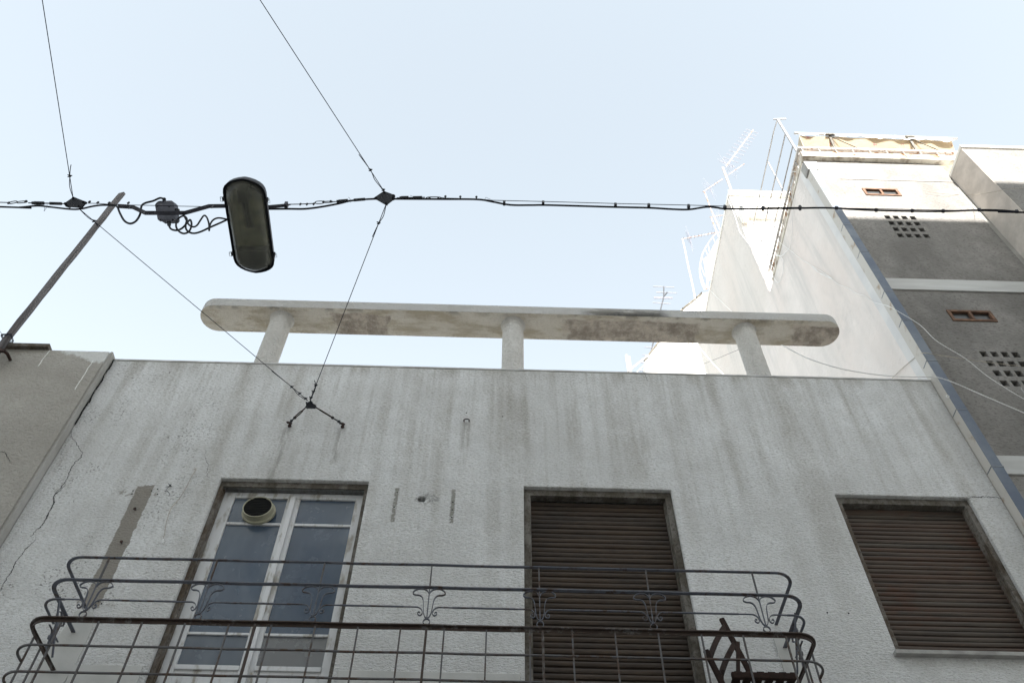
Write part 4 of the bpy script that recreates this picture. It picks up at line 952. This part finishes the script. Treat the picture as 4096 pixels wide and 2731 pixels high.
for z, x, y in (('G',1043,1298),('G',1034,1322),('G',1190,1298),('G',1236,1284),('G',1235,1325),('H',795,945),('H',772,928),('K',810,1015),('K',977,1020),('I',1155,75),('I',1130,190),('I',1590,150),('I',1585,210),('I',1582,268),('L',1697,688),('L',1980,716),('G',1330,372)):
    p = PY(z,x,y,5.0); b = new(); tube(b, [p+Vector((0,-.0015,0)), p+Vector((0,.01,0))], .0062, 8); obj('screw_hole', b, DARK, house)
for x, y in ((1060,210),(955,468)):
    p = PY('H',x,y,5.0); b = new(); tube(b, [p+Vector((0,-.012,0)), p+Vector((0,.01,0))], .006, 8); tube(b, [p+Vector((0,-.012,0)), p+Vector((0,-.016,0))], .012, 8); obj('wall_plug', b, RUSTH, house)
o = thing('wire_stub', tuple(PY('G',1340,1260,4.99)), 'frayed stub of old wires sticking out of the stucco left of the glazed door', 'wire')
b = new(); tube(b, [PY('G',x,y,4.985) for x, y in [(1290,1300),(1312,1298),(1333,1328)]], .0022, 5, smooth=3)
for k in range(7): p = PY('G',1338,1262,5.0); tube(b, [p, p+Vector((random.uniform(-.03,.03), -.02, random.uniform(-.03,.03)))], .002, 5)
tube(b, [PY('G',1330,1262,4.99),PY('G',1312,1275,4.99),PY('G',1306,1290,4.99)], .0014, 5, smooth=3); obj('strands', b, STEELW, o)

# loose cables over the right block and roof
def loose(lab, P, r=.005, mat=WCAB, sm=5):
    o = thing('loose_cable', tuple(P[0]), lab, 'cable'); b = new(); tube(b, P, r*.75, 6, smooth=sm); obj('strand', b, mat, o)
loose('long white cable sagging low over the parapet and across the downpipe', [PY('E',1720,900,4.9)]+[PY('F',x,y,4.84) for x, y in [(90,902),(300,1010),(500,1080),(700,1130),(950,1170),(1200,1190),(1480,1192),(1560,1202),(1700,1250),(2000,1380),(2351,1530),(2700,1680)]], .0058)
loose('thin white cable wandering down the white side wall to the perforated vents', [PX('C',x,y,4.03) for x, y in [(1640,1165),(1700,1230),(1780,1290),(1880,1370),(1990,1440),(2080,1520),(2180,1560)]]+[PX('F',x,y,4.03) for x, y in [(360,150),(410,205),(520,255),(600,320),(690,355),(780,410),(850,430),(940,490)]]+[PY('F',x,y,4.88) for x, y in [(1080,530),(1240,620),(1380,710),(1500,830),(1600,900),(1800,1020),(2000,1180),(2200,1310),(2351,1400)]], .0038)
loose('white cable hanging from the terrace corner in a long curve', [PX('C',x,y,4.025) for x, y in [(1845,560),(1805,565),(1785,640),(1815,850),(1812,1000),(1795,1230),(1740,1320),(1690,1350),(1600,1335),(1570,1335)]], .0045)
loose('white cable loop hanging below the terrace rail end on the side wall', [PX('E',x,y,4.025) for x, y in [(1490,0),(1560,60),(1600,130),(1612,200),(1640,270),(1680,305),(1715,240),(1727,130),(1690,55),(1600,48),(1560,40)]], .0055)
loose('white cable stretched along the tower wall top edge', [PX('C',x,y,4.03) for x, y in [(1195,790),(1265,960),(1310,1110),(1345,1165),(1420,1250),(1530,1310),(1600,1335)]], .0045)
loose('white cable slanting behind the roof beam above the right column', [PX('E',x,y,4.02) for x, y in [(1008,325),(1040,382),(1235,575),(1420,760)]], .006)
loose('white cable slanting below the roof beam left of the right column', [PY('E',x,y,9.0) for x, y in [(925,905),(1040,1040),(1170,1180)]], .008)
loose('thin dark wire rising behind the right column to the beam', [PY('E',x,y,7.0) for x, y in [(750,1160),(960,1075),(1150,1000),(1345,918)]], .0032, STEELW)
loose('dark cable drooping across the upper facade and the bay', [PY('D',x,y,4.97) for x, y in [(1400,735),(1600,765),(1840,775)]]+[PY('D',x,y,4.55) for x, y in [(2000,760),(2200,722),(2351,710)]], .0035, BCAB)
loose('beige cable arching over the downpipe towards the perforated vents', [PX('F',x,y,4.03) for x, y in [(1110,1205),(1220,1100),(1340,1000)]]+[PY('F',x,y,4.89) for x, y in [(1400,966),(1500,980),(1900,1040),(2300,1090)]], .0045, BCAB)

# ------------------------------------------------------------------ folding chair on the balcony
ch = thing('folding_chair', (1.75, 4.75, 2.4), 'dark slatted wooden folding chair on the balcony by the shuttered door', 'chair')
yn, yf = 4.60, 4.90
def cj(x, y, Y): return PY('J', x, y, Y)
for Y, top, bot in ((yf,(1735,1060),(2085,1568)), (yn,(1612,1308),(1830,1620))):
    b = new(); a = cj(*top,Y); c = a+Vector((.30,0,-1.12)); bar(b, a, c, .036, .026, (0,1,0)); obj('leg', b, CHAIRW, ch, bevel=.008)
for Y in (yf-.03, yn+.03):
    b = new(); bar(b, (1.68,Y,2.86), (1.42,Y,2.40), .024, .03, (0,1,0)); obj('leg', b, CHAIRW, ch, bevel=.004)
aT = cj(1735,1060,yf); 
for f in (.05, .17):
    b = new(); P = []
    for k in range(9):
        g = k/8; a = cj(1735,1060,yf).lerp(cj(1612,1308,yn), g); d = Vector((.30,0,-1.12))*f; P.append(a+d+Vector((-.010*math.sin(g*math.pi),0,0)))
    for k in range(8): bar(b, P[k], P[k+1], .012, .034, (-.25,0,1))
    obj('back_slat', b, CHAIRW, ch)
zs_ = 2.93
for k in range(6):
    x = 1.42+k*.066; b = new(); box(b, x, x+.045, yn-.02, yf+.02, zs_, zs_+.018); obj('seat_slat', b, CHAIRW, ch, bevel=.003)
for Y in (yn-.01, yf+.01):
    b = new(); box(b, 1.40, 1.78, Y-.014, Y+.014, zs_-.03, zs_+.012); obj('seat_rail', b, CHAIRW, ch, bevel=.006)
b = new(); bar(b, cj(1865,1250,4.78), cj(1868,1620,4.70), .022, .022, (0,1,0)); bar(b, cj(1745,1465,4.6), cj(1742,1640,4.6), .014, .014, (0,1,0)); bar(b, (1.44,4.6,2.86), (1.74,4.6,2.80), .02, .03); obj('brace', b, CHAIRW, ch)
